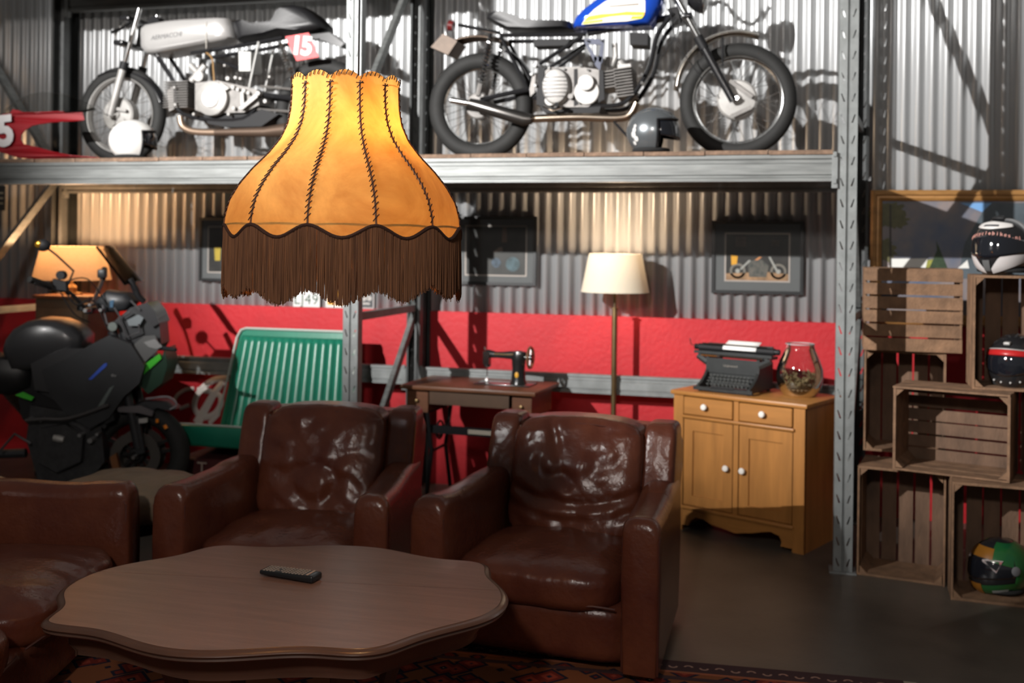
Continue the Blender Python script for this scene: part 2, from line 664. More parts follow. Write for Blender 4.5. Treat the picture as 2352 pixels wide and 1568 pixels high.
rack_frame(XL, 'galvanised rack upright frame at the far end past the red fairing', [((0, 3.15), (1, 2.12)), ((1, 2.08), (0, 1.12)), ((0, 1.05), (1, 0.1)), ((1, 4.1), (0, 3.2))], (1.14,))
rack_frame(XM, 'galvanised rack upright frame between the silver bike and the blue bike', [((1, 3.50), (0, 2.32)), ((0, 2.26), (1, 1.24)), ((1, 1.16), (0, 0.12))], (1.20, 3.9), )
rack_frame(XR, 'galvanised rack upright frame with slotted posts beside the stacked crates', [((1, 3.75), (0, 2.50)), ((0, 2.44), (1, 1.30)), ((1, 1.22), (0, 0.15))], (2.34, 1.25), XR + 0.12)


def rack_rail(x0, x1, y, z0, z1, label, front=True, m_=GALV_OLD, group='shelf beams of the rack'):
    t = thing('rack_rail', label, 'rack rail', (x0, y, z0), 0, group)
    w, h = x1 - x0, z1 - z0
    # stepped box beam: profile in (depth, height)
    s_ = -1 if front else 1
    prof = [(0, 0), (0, h * .12), (.006, h * .16), (.006, h * .22), (0, h * .26), (0, h * .66), (.007, h * .70), (.007, h * .82), (0, h * .86), (0, h), (.045, h), (.045, 0)]
    m = MB()
    ring = lambda x: [(x, -s_ * d if not front else d, z) for d, z in prof]
    m.loft([ring(0.012), ring(w - 0.012)])
    m.build('box_section', m_, t, 20)
    for x in (0.0, w):
        m = MB()
        m.b2((x - 0.014, -0.012, -0.035), (x + 0.014, 0.03, h - 0.002))
        for zz in (0.0, h):
            m.b2((x - 0.008, -0.020, zz - 0.012), (x + 0.008, -0.012, zz + 0.012))
        m.build('end_connector', GALV, t)
    return t


hw = 0.062
rack_rail(XM + hw, XR - hw, YF - 0.005, SH_B, SH_T, 'long galvanised front shelf beam under the blue motorcycle')
rack_rail(XL + hw, XM - hw, YF - 0.005, SH_B, SH_T, 'long galvanised front shelf beam under the silver racing motorcycle')
rack_rail(XM + hw, XR + 0.05, YB - 0.05, SH_B, SH_T, 'rear shelf beam behind the front beam under the blue motorcycle', m_=GALV)
rack_rail(XL + hw, XM - hw, YB - 0.05, SH_B, SH_T, 'rear shelf beam behind the front beam under the silver racing motorcycle', m_=GALV)
rack_rail(XM + hw, XR + 0.05, YB - 0.05, 0.69, 0.81, 'low galvanised rear rail behind the sewing machine and floor lamp', m_=GALV)
rack_rail(XL + hw, XM - hw, YB - 0.05, 0.69, 0.81, 'low galvanised rear rail behind the green bench seat', m_=GALV)
# upper level of the left bay, mostly above the picture
rack_rail(XL + hw, XM - hw, YF - 0.005, 3.31, 3.44, 'upper front shelf beam high above the silver racing motorcycle', m_=GALV_OLD)
rack_rail(XL + hw, XM - hw, YB - 0.05, 3.29, 3.44, 'dim upper rear shelf beam against the wall above the silver racing motorcycle', m_=GALV_OLD)


def deck(x0, x1, label, zz, wp=0.31):
    t = thing('shelf_deck', label, 'shelf deck', (x0, YF - 0.012, zz), 0, 'plank decks of the rack')
    x0, x1 = x0 + 0.05, x1 - 0.05
    t.location.x = x0
    n = int(round((x1 - x0) / wp))
    w = (x1 - x0) / n
    base = MB()
    base.b2((0.002, 0, 0), (w - 0.003, YB - YF + 0.01, 0.022))
    me = base.mesh('plank', PLANK, 0)
    for k in range(n):
        link_mesh('plank', me, t, (k * w, random.uniform(-.004, .006), random.uniform(0, .003)))
    return t


deck(XM + 0.02, XR - 0.02, 'brown plank deck carrying the blue motorcycle', SH_T)
deck(XL + 0.02, XM - 0.02, 'brown plank deck carrying the silver racing motorcycle', SH_T)
deck(XL + 0.02, XM - 0.02, 'upper plank deck above the silver racing motorcycle', 3.44)

# ================================================================== pendant lamp
LX, LY = -1.143, 2.540
SH_PROF = [(0.1425, 2.049), (0.1405, 2.028), (0.1405, 2.008), (0.1425, 1.968), (0.150, 1.928), (0.168, 1.888), (0.199, 1.848),
           (0.238, 1.808), (0.271, 1.767), (0.294, 1.727), (0.305, 1.687), (0.3085, 1.650)]
NP = 12
A0 = radians(-90 - 7.0) + YAW


def prof_r(z):
    for (r0, z0), (r1, z1) in zip(SH_PROF, SH_PROF[1:]):
        if z <= z0 and z >= z1:
            t = (z0 - z) / (z0 - z1)
            return r0 + (r1 - r0) * t
    return SH_PROF[-1][0] if z < SH_PROF[-1][1] else SH_PROF[0][0]


def shade_top(s_):
    return 2.040 + 0.016 * (1 - (2 * s_ - 1) ** 2)


def shade_bot(s_):
    return 1.662 - 0.030 * (0.5 - 0.5 * cos(2 * pi * s_)) ** 0.9


def shade_pt(k, s_, z, out=0.0):
    a = A0 + 2 * pi * (k + s_) / NP
    r = prof_r(z) * (1 - 0.016 * (1 - (2 * s_ - 1) ** 2)) + out
    return Vector((cos(a) * r, sin(a) * r, z))


lamp = thing('pendant_lamp', 'amber parchment pendant lampshade laced with dark cord, long brown fringe, hanging over table', 'pendant lamp', (LX, LY, 0))
for k in range(NP):
    m = MB()
    def fn(u, v, k=k):
        zt, zb = shade_top(u), shade_bot(u)
        return shade_pt(k, u, zt + (zb - zt) * v)
    m.grid(fn, 10, 34)
    p = m.build('shade_panel', PARCH, lamp, 80)
    # lacing of one seam and of one panel's rim
    m = MB()
    z = 2.020
    j = 0
    while z > 1.672:
        a = shade_pt(k, 0.0, z + 0.004, 0.0025)
        t = Vector((-sin(A0 + 2 * pi * k / NP), cos(A0 + 2 * pi * k / NP), 0))
        lean = 0.0085
        b0 = shade_pt(k, 0.0, z + lean, 0.0028) + t * 0.0078
        b1 = shade_pt(k, 0.0, z - lean, 0.0028) - t * 0.0078
        if j in (0,):
            m.tube([a - t * 0.010, a + t * 0.010], 0.0013, 5)
        m.tube([b0, (b0 + b1) / 2 + a.normalized() * 0.0008, b1], 0.0013, 5)
        r_here = prof_r(z)
        slope = abs(prof_r(z - 0.01) - prof_r(z + 0.01)) / 0.02
        z -= 0.0155 / sqrt(1 + slope * slope)
        j += 1
    m.build('seam_lacing', LACE, lamp)
    m = MB()
    pts = [shade_pt(k, 0.0, 2.03 - 0.37 * q / 30, 0.0010) for q in range(31)]
    m.tube(pts, 0.0028, 5, flat=0.4)
    m.build('seam_strip', LACE if False else mat('seam_overlap', (0.14, 0.055, 0.02), 0.7), lamp)
    m = MB()
    for q in range(6):
        s_ = (q + 0.5) / 6
        zt = shade_top(s_)
        m.tube([shade_pt(k, s_ - 0.05, zt - 0.011, 0.002), shade_pt(k, s_, zt - 0.002, 0.0022), shade_pt(k, s_ + 0.02, zt + 0.0015, 0.0), shade_pt(k, s_ + 0.03, zt - 0.006, -0.002)], 0.0012, 5)
    m.build('rim_lacing', LACE, lamp)
m = MB()
ring = []
for k in range(NP):
    for q in range(14):
        ring.append(shade_pt(k, q / 14, shade_bot(q / 14) + 0.002, 0.0015))
m.tube(ring, [0.0045] * len(ring), 6, closed=True)
m.build('braid_trim', BRAID, lamp)
# hanging threads: nobody could count them
m = MB()
rnd = random.Random(3)
N_T = 4200
for i in range(N_T):
    u = (i + rnd.random()) / N_T * NP
    k, s_ = int(u) % NP, u - int(u)
    zt = shade_bot(s_)
    p0 = shade_pt(k, s_, max(zt, 1.6621 - 0.03), 0.0)
    p0.z = zt
    lay = rnd.choice((0.002, 0.0, -0.003))
    e = Vector((p0.x, p0.y, 0)).normalized()
    ln = 0.150 + rnd.gauss(0, 0.0035) + 0.006 * sin(u * 2.3)
    if rnd.random() < 0.05:
        ln -= rnd.random() * 0.03
    sw = Vector((rnd.gauss(0, 0.0022), rnd.gauss(0, 0.0022), 0))
    p0 = p0 + e * lay
    p1 = p0 + Vector((0, 0, -ln * 0.5)) + sw * 0.4 + e * 0.001
    p2 = p0 + Vector((0, 0, -ln)) + sw
    m.tube([p0, p1, p2], [0.0008, 0.0008, 0.0010], 3)
fr = m.build('fringe', FRINGE, lamp)
fr['kind'] = 'stuff'
m = MB()
m.cyl((0.034, 0.002, 1.99), (0.035, 0, 5.2), 0.0026, n=8)
m.build('cord', MATTBLACK, lamp)
m = MB()
m.lathe([(0.004, 0.055), (0.016, 0.050), (0.021, 0.03), (0.021, 0.0)], 16, (0.034, 0.002, 1.945))
m.build('socket', MATTBLACK, lamp)
m = MB()
m.torus((0, 0, 2.034), 0.132, 0.0016, (0, 0, 1), 48, 5)
for q in range(3):
    a = q * 2 * pi / 3 + 0.4
    m.tube([(0.132 * cos(a), 0.132 * sin(a), 2.034), (0.034, 0.002, 1.998)], 0.0018, 5)
m.build('wire_spider', MATTBLACK, lamp)
m = MB()
m.torus((0, 0, 1.668), 0.300, 0.002, (0, 0, 1), 60, 5)
m.build('wire_ring', MATTBLACK, lamp)
m = MB()
m.lathe([(0.004, 0.0), (0.013, 0.003), (0.030, 0.03), (0.032, 0.05), (0.026, 0.072), (0.014, 0.084), (0.0, 0.088)], 20, (0.034, 0.002, 1.950), (0, 0, -1))
m.build('bulb', mat('lit_bulb', (1, 1, 1), 0.5, emit=(1.0, 0.62, 0.28), estr=8), lamp)
l = bpy.data.lights.new('pendant_bulb_light', 'POINT')
l.energy = 70
l.color = (1.0, 0.60, 0.27)
l.shadow_soft_size = 0.035
o = bpy.data.objects.new('pendant_bulb_light', l)
COL.objects.link(o)
o.location = (LX + 0.034, LY + 0.002, 1.895)

# ================================================================== table
TO = [(-2.091, 2.56), (-2.1, 2.584), (-2.11, 2.627), (-2.117, 2.672), (-2.135, 2.705), (-2.182, 2.74), (-2.219, 2.79), (-2.234, 2.834), (-2.254, 2.909), (-2.248, 2.992),
      (-2.225, 3.071), (-2.18, 3.148), (-2.13, 3.197), (-2.092, 3.24), (-2.071, 3.287), (-2.061, 3.353), (-2.032, 3.39), (-1.991, 3.423), (-1.933, 3.43), (-1.866, 3.431),
      (-1.807, 3.445), (-1.741, 3.48), (-1.662, 3.52), (-1.59, 3.545), (-1.51, 3.56), (-1.426, 3.558), (-1.353, 3.541), (-1.285, 3.512), (-1.215, 3.493), (-1.147, 3.495),
      (-1.082, 3.508), (-1.032, 3.50), (-0.989, 3.46), (-0.979, 3.414), (-0.973, 3.356), (-0.93, 3.307), (-0.886, 3.254), (-0.852, 3.185), (-0.833, 3.108), (-0.837, 3.029),
      (-0.864, 2.961), (-0.908, 2.897), (-0.955, 2.844), (-0.997, 2.784), (-1.026, 2.726), (-1.045, 2.676), (-1.075, 2.64), (-1.123, 2.612), (-1.174, 2.605), (-1.224, 2.603),
      (-1.281, 2.592), (-1.333, 2.57), (-1.405, 2.531), (-1.478, 2.494), (-1.558, 2.472), (-1.64, 2.467), (-1.716, 2.483), (-1.798, 2.512), (-1.862, 2.534), (-1.909, 2.541),
      (-1.973, 2.536), (-2.032, 2.531), (-2.068, 2.541)]
TZ = 0.52
tcx, tcy = -1.54, 3.02
table = thing('coffee_table', 'low walnut table with serpentine moulded edge holding the remote control', 'table', (tcx, tcy, 0))


def smooth_loop(p, n=3):
    out = []
    N = len(p)
    for i in range(N):
        a, b, c, d = [Vector((*p[(i + j) % N], 0)) for j in (-1, 0, 1, 2)]
        for k in range(n):
            t = k / n
            q = 0.5 * ((2 * b) + (c - a) * t + (2 * a - 5 * b + 4 * c - d) * t * t + (3 * b - a - 3 * c + d) * t ** 3)
            out.append((q.x, q.y))
    return out


def relax(p, it):
    for _ in range(it):
        p = [((p[i - 1][0] + 2 * p[i][0] + p[(i + 1) % len(p)][0]) / 4, (p[i - 1][1] + 2 * p[i][1] + p[(i + 1) % len(p)][1]) / 4) for i in range(len(p))]
    return p


def inset(p, d):
    """move a clockwise loop inwards by d"""
    out = []
    N = len(p)
    for i in range(N):
        t = Vector((p[(i + 1) % N][0] - p[i - 1][0], p[(i + 1) % N][1] - p[i - 1][1]))
        t.normalize()
        nrm = Vector((t.y, -t.x))
        out.append((p[i][0] + nrm.x * d, p[i][1] + nrm.y * d))
    return out


TL = relax([(x - tcx, y - tcy) for x, y in smooth_loop(relax(TO, 1), 3)], 2)
prof = [(0.022, TZ), (0.020, TZ - 0.002), (0.012, TZ - 0.003), (0.004, TZ - 0.006), (0.0, TZ - 0.012), (0.004, TZ - 0.018), (0.008, TZ - 0.020), (0.006, TZ - 0.026), (0.010, TZ - 0.031), (0.03, TZ - 0.032)]
m = MB()
m.loft([[(x, y, z) for x, y in inset(TL, d)] for d, z in prof], caps=False)
top = relax(inset(TL, 0.022), 1)
m.add([(x, y, TZ - 0.03) for x, y in inset(TL, 0.03)], [tuple(range(len(TL)))])
m.build('moulded_edge', TABLEEDGE, table, 50)


def clip(poly, a, b, c):
    """keep the part of poly where a x + b y + c >= 0"""
    out = []
    for i in range(len(poly)):
        p, q = poly[i], poly[(i + 1) % len(poly)]
        dp, dq = a * p[0] + b * p[1] + c, a * q[0] + b * q[1] + c
        if dp >= 0:
            out.append(p)
        if dp * dq < 0:
            t = dp / (dp - dq)
            out.append((p[0] + (q[0] - p[0]) * t, p[1] + (q[1] - p[1]) * t))
    return out


sa = Vector((-2.225 - tcx, 3.00 - tcy))
sb = Vector((-1.70 - tcx, 3.085 - tcy))
sd = (sb - sa).normalized()
na, nb = -sd.y, sd.x
nc = -(na * sa.x + nb * sa.y)
for sg in (1, -1):
    poly = clip(top, sg * na, sg * nb, sg * nc - 0.0011)
    m = MB()
    m.prism(poly, lambda x, y: (x, y, TZ - 0.02), lambda x, y: (x, y, TZ))
    m.build('table_leaf', TABLEWOOD, table, 0)
m = MB()
ap = relax(inset(TL, 0.075), 6)
ap2 = relax(inset(TL, 0.095), 6)
m.loft([[(x, y, z) for x, y in p] for p, z in ((ap, TZ - 0.032), (ap, TZ - 0.075), (ap2, TZ - 0.10), (ap2, TZ - 0.115))], caps=True)
m.build('apron', TABLEEDGE, table, 50)
for lx, ly in ((-0.24, -0.17), (0.22, -0.14), (0.26, 0.19), (-0.26, 0.16)):
    m = MB()
    e = Vector((lx, ly, 0)).normalized()
    pts = bez([Vector((lx, ly, TZ - 0.10)) + e * 0.03, Vector((lx, ly, 0.33)) + e * 0.055, Vector((lx, ly, 0.20)) + e * 0.01, Vector((lx, ly, 0.07)) + e * 0.0, Vector((lx, ly, 0.045)) + e * 0.045], 6)
    n_ = len(pts)
    m.tube(pts, [0.042 - 0.024 * (i / (n_ - 1)) ** 0.8 + (0.012 if i > n_ - 4 else 0) for i in range(n_)], 10)
    m.ball(Vector((lx, ly, 0.026)) + e * 0.045, (0.032, 0.032, 0.018), 12, 6)
    m.build('leg', TABLEEDGE, table)

# remote control
rc = thing('remote_control', 'black television remote control with rows of pale keys lying on the table', 'remote control', (-1.585, 3.13, TZ), radians(-6))
m = MB()
def rfn(p):
    t = p.x / 0.2 + 0.5
    p.z *= 0.75 + 0.35 * t
    p.y *= 0.95 + 0.08 * t
    if p.z < 0:
        p.z *= 1 - 0.25 * (2 * t - 1) ** 2 if t < 0.5 else 1.0
    return p
m.rbox((0, 0, 0.0135), (0.205, 0.062, 0.022), 0.007, 3, 0, rfn)
m.build('body', mat('remote_plastic', (0.012, 0.014, 0.016), 0.3), rc, 60)
m = MB()
for i in range(13):
    for j in range(5):
        if (i in (4, 5) and j == 0) or (i == 4 and j == 2):
            continue
        x = -0.086 + i * 0.0122
        y = -0.023 + j * 0.0115
        w = 0.0085 if i not in (5, 8) else 0.0065
        m.rbox((x, y, 0.0232 + 0.0042 * (x / 0.2 + 0.2)), (w, 0.0068, 0.0034), 0.0012, 1)
m.build('keypad', mat('pale_keys', (0.26, 0.22, 0.19), 0.5), rc)
m = MB()
m.rbox((0.078, 0, 0.0262), (0.008, 0.050, 0.003), 0.001, 1)
m.build('label_strip', mat('strip_tan', (0.40, 0.30, 0.24), 0.5), rc)

# ================================================================== leather seats
def pillow(m, c, size, k=5.0, n=20, fn=None, rz=0.0):
    idx = {}
    vs_, fs = [], []
    def V_(p):
        key = (round(p[0], 5), round(p[1], 5), round(p[2], 5))
        if key not in idx:
            q = Vector(p)
            L = (abs(q.x) ** k + abs(q.y) ** k + abs(q.z) ** k) ** (1 / k)
            q = q / L
            q = Vector((q.x * size[0] / 2, q.y * size[1] / 2, q.z * size[2] / 2))
            idx[key] = len(vs_)
            vs_.append(q)
        return idx[key]
    g = [math.tan((-1 + 2 * i / n) * 0.7854) for i in range(n + 1)]
    for ax in range(3):
        for sg in (-1, 1):
            for i in range(n):
                for j in range(n):
                    q = []
                    for (a, b) in ((i, j), (i + 1, j), (i + 1, j + 1), (i, j + 1)):
                        p = [0, 0, 0]
                        p[ax] = sg
                        p[(ax + 1) % 3] = g[a]
                        p[(ax + 2) % 3] = g[b]
                        q.append(V_(p))
                    fs.append(tuple(q) if sg > 0 else tuple(q[::-1]))
    R = Matrix.Rotation(rz, 3, 'Z')
    c = Vector(c)
    return m.add([c + R @ (fn(p.copy()) if fn else p) for p in vs_], fs)


def crease(p, seed, amp, sc):
    q = Vector((p.x * sc + seed, p.y * sc * 0.6, p.z * sc - seed))
    return amp * (noise.noise(q) + 0.55 * noise.noise(q * 2.3) - 0.9 * abs(noise.noise(q * 1.35 + Vector((3, 1, 7)))))


def armchair(name, label, loc, rz, seed, wf=1.0, wb=0.86, group=None, seats=1):
    t = thing(name, label, 'armchair' if seats == 1 else 'sofa', loc, rz, group)
    dep = 0.86
    hw_ = lambda y: (wf + (wb - wf) * min(1, max(0, y / dep))) / 2
    aw = 0.145
    # base
    m = MB()
    pillow(m, (0, 0.40, 0.155), (wf - 2 * aw + 0.06, 0.72, 0.235), 9, 10)
    m.build('base', LEATHER, t, 70)
    # arms
    for sg in (-1, 1):
        m = MB()
        rings = []
        N_ = 26
        ys = [0.0, 0.004, 0.012, 0.026, 0.045, 0.07] + [0.07 + (dep - 0.13) * i / N_ for i in range(1, N_ + 1)]
        for y in ys:
            e = max(0.0, (0.045 - y) / 0.045)
            sh = 0.030 * (1 - sqrt(max(0, 1 - e * e)))
            top = 0.625 - 0.012 * sin(min(1, y / 0.5) * pi) - 1.5 * sh + 0.006 * noise.noise(Vector((y * 6, seed, sg)))
            xo = hw_(y) - sh * 0.5
            xi = xo - aw + sh
            r = 0.052
            ring = [(xo - 0.004, 0.045)]
            ring += [(xo, 0.20), (xo + 0.003, 0.40), (xo, top - r)]
            for q in range(1, 7):
                a = q / 6 * pi / 2
                ring.append((xo - r + r * cos(a), top - r + r * sin(a)))
            for q in range(0, 6):
                a = pi / 2 + q / 6 * pi / 2
                ring.append((xi + r + r * cos(a), top - r + r * sin(a)))
            ring += [(xi, top - r), (xi - 0.004, 0.40), (xi, 0.20), (xi + 0.004, 0.045)]
            bul = 0.0 if y > 0.02 else -0.010
            rings.append([(sg * x, y + (bul * (1 - abs((z - 0.33) / 0.33) ** 2) if y < 0.03 else 0), z) for x, z in ring])
        if sg < 0:
            rings = [r_[::-1] for r_ in rings]
        m.loft(rings)
        arm = m.build('arm', LEATHER, t, 60)
        m = MB()
        xo, xi = hw_(0) - 0.006, hw_(0) - aw + 0.006
        pts = [(xo, 0.006, 0.05), (xo, 0.006, 0.54)]
        for q in range(0, 7):
            a = q / 6 * pi / 2
            pts.append((xo - 0.05 + 0.05 * cos(a), 0.012, 0.545 + 0.05 * sin(a)))
        for q in range(1, 7):
            a = pi / 2 + q / 6 * pi / 2
            pts.append((xi + 0.05 + 0.05 * cos(a), 0.012, 0.545 + 0.05 * sin(a)))
        pts += [(xi, 0.006, 0.54), (xi, 0.006, 0.05)]
        m.tube([(sg * a, b, c_) for a, b, c_ in pts], 0.0045, 6)
        m.build('piping', PIPING, arm)
    # back shell with its wings
    lean = lambda z: 0.17 * max(0, (z - 0.30)) / 0.55
    m = MB()
    bw = wb
    def bfn(p):
        z = p.z + 0.43
        p.y += lean(z)
        p.x *= 1.0 - 0.05 * (0.86 - z)
        return p
    pillow(m, (0, 0.745, 0.43), (bw, 0.15, 0.79), 10, 16, bfn)
    m.build('back', LEATHER, t, 70)
    for sg in (-1, 1):
        m = MB()
        def wfn(p, sg=sg):
            z = p.z + 0.69
            p.y += lean(z) + crease(p, seed + sg, 0.006, 9)
            return p
        pillow(m, (sg * (bw / 2 - 0.075), 0.645, 0.69), (0.145, 0.19, 0.325), 6, 14, wfn)
        w_ = m.build('back_wing', LEATHER, t, 70)
        m = MB()
        x = sg * (bw / 2 - 0.012)
        m.tube([(x, 0.575 + lean(z), z) for z in [0.56 + 0.04 * q for q in range(7)]] + [(x - sg * 0.02, 0.60 + lean(.84), 0.838), (x - sg * 0.05, 0.61 + lean(.84), 0.848)], 0.0045, 6)
        m.build('piping', PIPING, w_)
    # cushions
    n_s = seats
    cw = (wb - 0.27) / n_s if seats == 1 else (wf - 2 * aw) / n_s
    for q in range(n_s):
        cx = 0 if n_s == 1 else -(wf - 2 * aw) / 2 + cw * (q + 0.5)
        m = MB()
        def cfn(p, cx=cx):
            z = p.z + 0.615
            s_ = p.x / (cw / 2)
            p.x *= 1 - 0.03 * (z - 0.6)
            bulge = 0.035 * (1 - s_ * s_) * max(0.0, 1 - ((p.z + 0.05) / 0.28) ** 2)
            if p.y < 0:
                p.y -= bulge
                p.y += crease(Vector((p.x + cx, 0, p.z)), seed + 5 + q, 0.017, 7.0) * min(1, max(0, 1 - abs(s_) ** 6))
                if seed % 2 == 0:
                    d_ = sqrt((p.x / 0.17) ** 2 + ((p.z + 0.08) / 0.13) ** 2)
                    p.y += 0.018 * max(0, 1 - abs(d_ - 0.6) * 3)
                else:
                    d_ = p.z + 0.10 - 0.7 * p.x * p.x
                    p.y += 0.014 * math.exp(-(d_ / 0.02) ** 2) + 0.010 * math.exp(-((d_ + 0.07) / 0.015) ** 2)
                    p.y += 0.010 * math.exp(-((p.x + 0.05 + 0.4 * (p.z - 0.05)) / 0.02) ** 2) * (1 if p.z > -0.05 else 0.2)
            p.y += lean(z)
            if p.z > 0.2:
                p.z -= 0.02 * s_ * s_
            return p
        pillow(m, (cx, 0.60, 0.615), (cw, 0.21, 0.50), 6.5, 40, cfn)
        bc = m.build('back_cushion', LEATHER, t, 80)
        m = MB()
        pts = []
        for i in range(25):
            s_ = -1 + 2 * i / 24
            pts.append((cx + s_ * cw * 0.46, 0.513 + lean(0.83) + 0.02 * abs(s_) ** 5 + 0.004 * noise.noise(Vector((s_ * 3, seed, 0))), 0.838 - 0.022 * s_ * s_ - 0.012 * abs(s_) ** 8))
        m.tube(pts, 0.004, 5)
        m.build('seam', PIPING, bc)
        m = MB()
        sw = (wf - 2 * aw - 0.02) / n_s
        sx = 0 if n_s == 1 else -(wf - 2 * aw) / 2 + (wf - 2 * aw) / n_s * (q + 0.5)
        def sfn(p, sw=sw, sx=sx):
            s_ = p.x / (sw / 2)
            y_ = p.y / 0.33
            p.x *= 1 - 0.07 * (y_ + 1) / 2 if n_s == 1 else 1
            if p.z > 0:
                p.z += 0.028 * (1 - s_ * s_) * (1 - y_ * y_)
                p.z += crease(Vector((p.x + sx, p.y, 0.3)), seed + 11 + q, 0.011, 6.0)
            if p.y < -0.2:
                p.y += crease(Vector((p.x + sx, p.z, 0.3)), seed + 17, 0.006, 10)
            return p
        pillow(m, (sx, 0.328, 0.315), (sw, 0.68, 0.18), 4.2, 30, sfn)
        sc_ = m.build('seat_cushion', LEATHER, t, 80)
        m = MB()
        m.tube([(sx + (-1 + 2 * i / 16) * sw * 0.475, 0.008 + 0.02 * abs(-1 + 2 * i / 16) ** 6, 0.268 + 0.006 * sin(i)) for i in range(17)], 0.0042, 5)
        m.build('seam', PIPING, sc_)
    for fx, fy in ((-wf / 2 + 0.10, 0.08), (wf / 2 - 0.10, 0.08), (-wb / 2 + 0.10, 0.72), (wb / 2 - 0.10, 0.72)):
        m = MB()
        m.lathe([(0.022, 0.010), (0.028, 0.05)], 12, (fx, fy, 0))
        m.build('foot', TABLEEDGE, t)
    return t


armchair('armchair', 'creased oxblood leather club armchair beside the pine cabinet', (-0.958, 3.864, 0), radians(-4), 1, group='club armchairs round the table')
armchair('armchair', 'creased oxblood leather club armchair in front of the green bench seat', (-2.03, 3.805, 0), radians(6), 2, group='club armchairs round the table')
armchair('sofa', 'oxblood leather sofa whose broad arm stands before the tan stool', (-2.40, 2.895, 0), radians(105.1), 3, wf=2.0, wb=1.96, seats=2)

# tan stool behind the sofa arm
t = thing('leather_stool', 'tan leather padded stool wedged between the sofa arm and armchair', 'stool', (-2.99, 4.27, 0))
m = MB()
def stf(p):
    p.z += crease(p, 4.2, 0.012, 8)
    return p
pillow(m, (0, 0, 0.430), (0.62, 0.56, 0.19), 3.2, 24, stf)
m.build('seat_pad', TAN, t, 80)
m = MB()
m.lathe([(0.20, 0.28), (0.22, 0.33), (0.22, 0.35)], 24)
m.build('seat_ring', MATTBLACK, t)
for q in range(4):
    a = q * pi / 2 + 0.6
    m = MB()
    m.tube([(0.17 * cos(a), 0.17 * sin(a), 0.30), (0.22 * cos(a), 0.22 * sin(a), 0.0)], 0.018, 8)
    m.build('leg', MATTBLACK, t)

# ================================================================== rug
def rugmat():
    m = bpy.data.materials.new('persian_rug')
    m.use_nodes = True
    nt = m.node_tree
    b = nt.nodes['Principled BSDF']
    b.inputs['Roughness'].default_value = 0.95
    b.inputs['Specular IOR Level'].default_value = 0.1
    tc = nt.nodes.new('ShaderNodeTexCoord')
    v = nt.nodes.new('ShaderNodeTexVoronoi')
    v.inputs['Scale'].default_value = 9
    v.distance = 'MANHATTAN'
    nt.links.new(tc.outputs['Object'], v.inputs['Vector'])
    r = nt.nodes.new('ShaderNodeValToRGB')
    cr = r.color_ramp
    cr.interpolation = 'CONSTANT'
    cols = [(0.0, (0.36, 0.26, 0.16)), (0.10, (0.02, 0.02, 0.035)), (0.22, (0.28, 0.05, 0.03)), (0.42, (0.16, 0.025, 0.018)), (0.62, (0.02, 0.018, 0.03)), (0.78, (0.20, 0.07, 0.03))]
    while len(cr.elements) < len(cols):
        cr.elements.new(0.5)
    for e, (p, c) in zip(cr.elements, cols):
        e.position = p
        e.color = (*c, 1)
    nt.links.new(v.outputs['Distance'], r.inputs['Fac'])
    nt.links.new(r.outputs[0], b.inputs['Base Color'])
    return m


rug = thing('persian_rug', 'dark red patterned rug with pale guard stripes under the table', 'rug', (-1.35, 2.75, 0), radians(4))
m = MB()
m.b2((-2.1, -1.5, 0.0), (1.86, 1.20, 0.006))
m.build('field', rugmat(), rug, 0)
RB = mat('rug_border', (0.045, 0.018, 0.02), 0.95)
m = MB()
for y0, y1 in ((1.20, 1.30), (1.12, 1.15)):
    m.b2((-2.1, y0, 0.0), (1.86, y1, 0.0065))
m.b2((1.78, -1.5, 0.0), (1.86, 1.30, 0.0066))
m.build('border', RB, rug, 0)
m = MB()
rnd = random.Random(5)
for i in range(66):
    x = -2.06 + i * 0.059
    a0 = 0 if i % 2 else pi
    m.torus((x, 1.245, 0.0066), 0.014, 0.0045, (0, 0, 1), 8, 4, 0.25, a0, a0 + pi)
m.build('guard_motifs', mat('rug_cream', (0.34, 0.20, 0.15), 0.95), rug)
m = MB()
m.b2((-2.1, 1.185, 0.0), (1.86, 1.20, 0.0068))
m.build('guard_stripe', mat('rug_stripe', (0.30, 0.09, 0.04), 0.95), rug, 0)
m = MB()
for i in range(240):
    y = -1.48 + i * 0.0116
    a = rnd.uniform(-0.01, 0.01)
    m.tube([(1.86, y, 0.005), (1.90, y + a, 0.006), (1.93 + rnd.random() * 0.015, y + 2 * a, 0.004)], 0.002, 4)
fr = m.build('fringe', mat('rug_fringe', (0.36, 0.31, 0.24), 0.95), rug)
fr['kind'] = 'stuff'

# ================================================================== pine cabinet
cab = thing('pine_cabinet', 'honey pine washstand cabinet with two drawers, two doors and white knobs', 'cabinet', (-0.202, 6.13, 0), radians(-24.6))
CW, CD, CH = 0.80, 0.44, 0.80
fy = -CD / 2
m = MB()
m.rbox((0, -0.005, CH - 0.0125), (0.835, 0.475, 0.025), 0.007, 2)
m.build('top', PINE_H, cab)
m = MB()
for x0, x1 in ((-0.40, -0.375), (0.375, 0.40)):
    m.b2((x0, fy + 0.004, 0.0), (x1, -fy, CH - 0.025))
m.b2((-0.375, -fy - 0.015, 0.08), (0.375, -fy, CH - 0.025))
m.b2((-0.375, fy + 0.03, 0.12), (0.375, -fy - 0.015, 0.14))
m.b2((-0.375, fy + 0.03, 0.64), (0.375, -fy - 0.015, 0.655))
m.build('carcass', PINE, cab, 0)
for x0, x1, z0, z1 in ((-0.40, -0.338, 0.0, CH - 0.025), (0.336, 0.40, 0.0, CH - 0.025), (-0.018, 0.012, 0.13, CH - 0.025)):
    m = MB()
    m.b2((x0, fy - 0.006, z0), (x1, fy + 0.02, z1))
    m.build('stile', PINE, cab, 0)
m = MB()
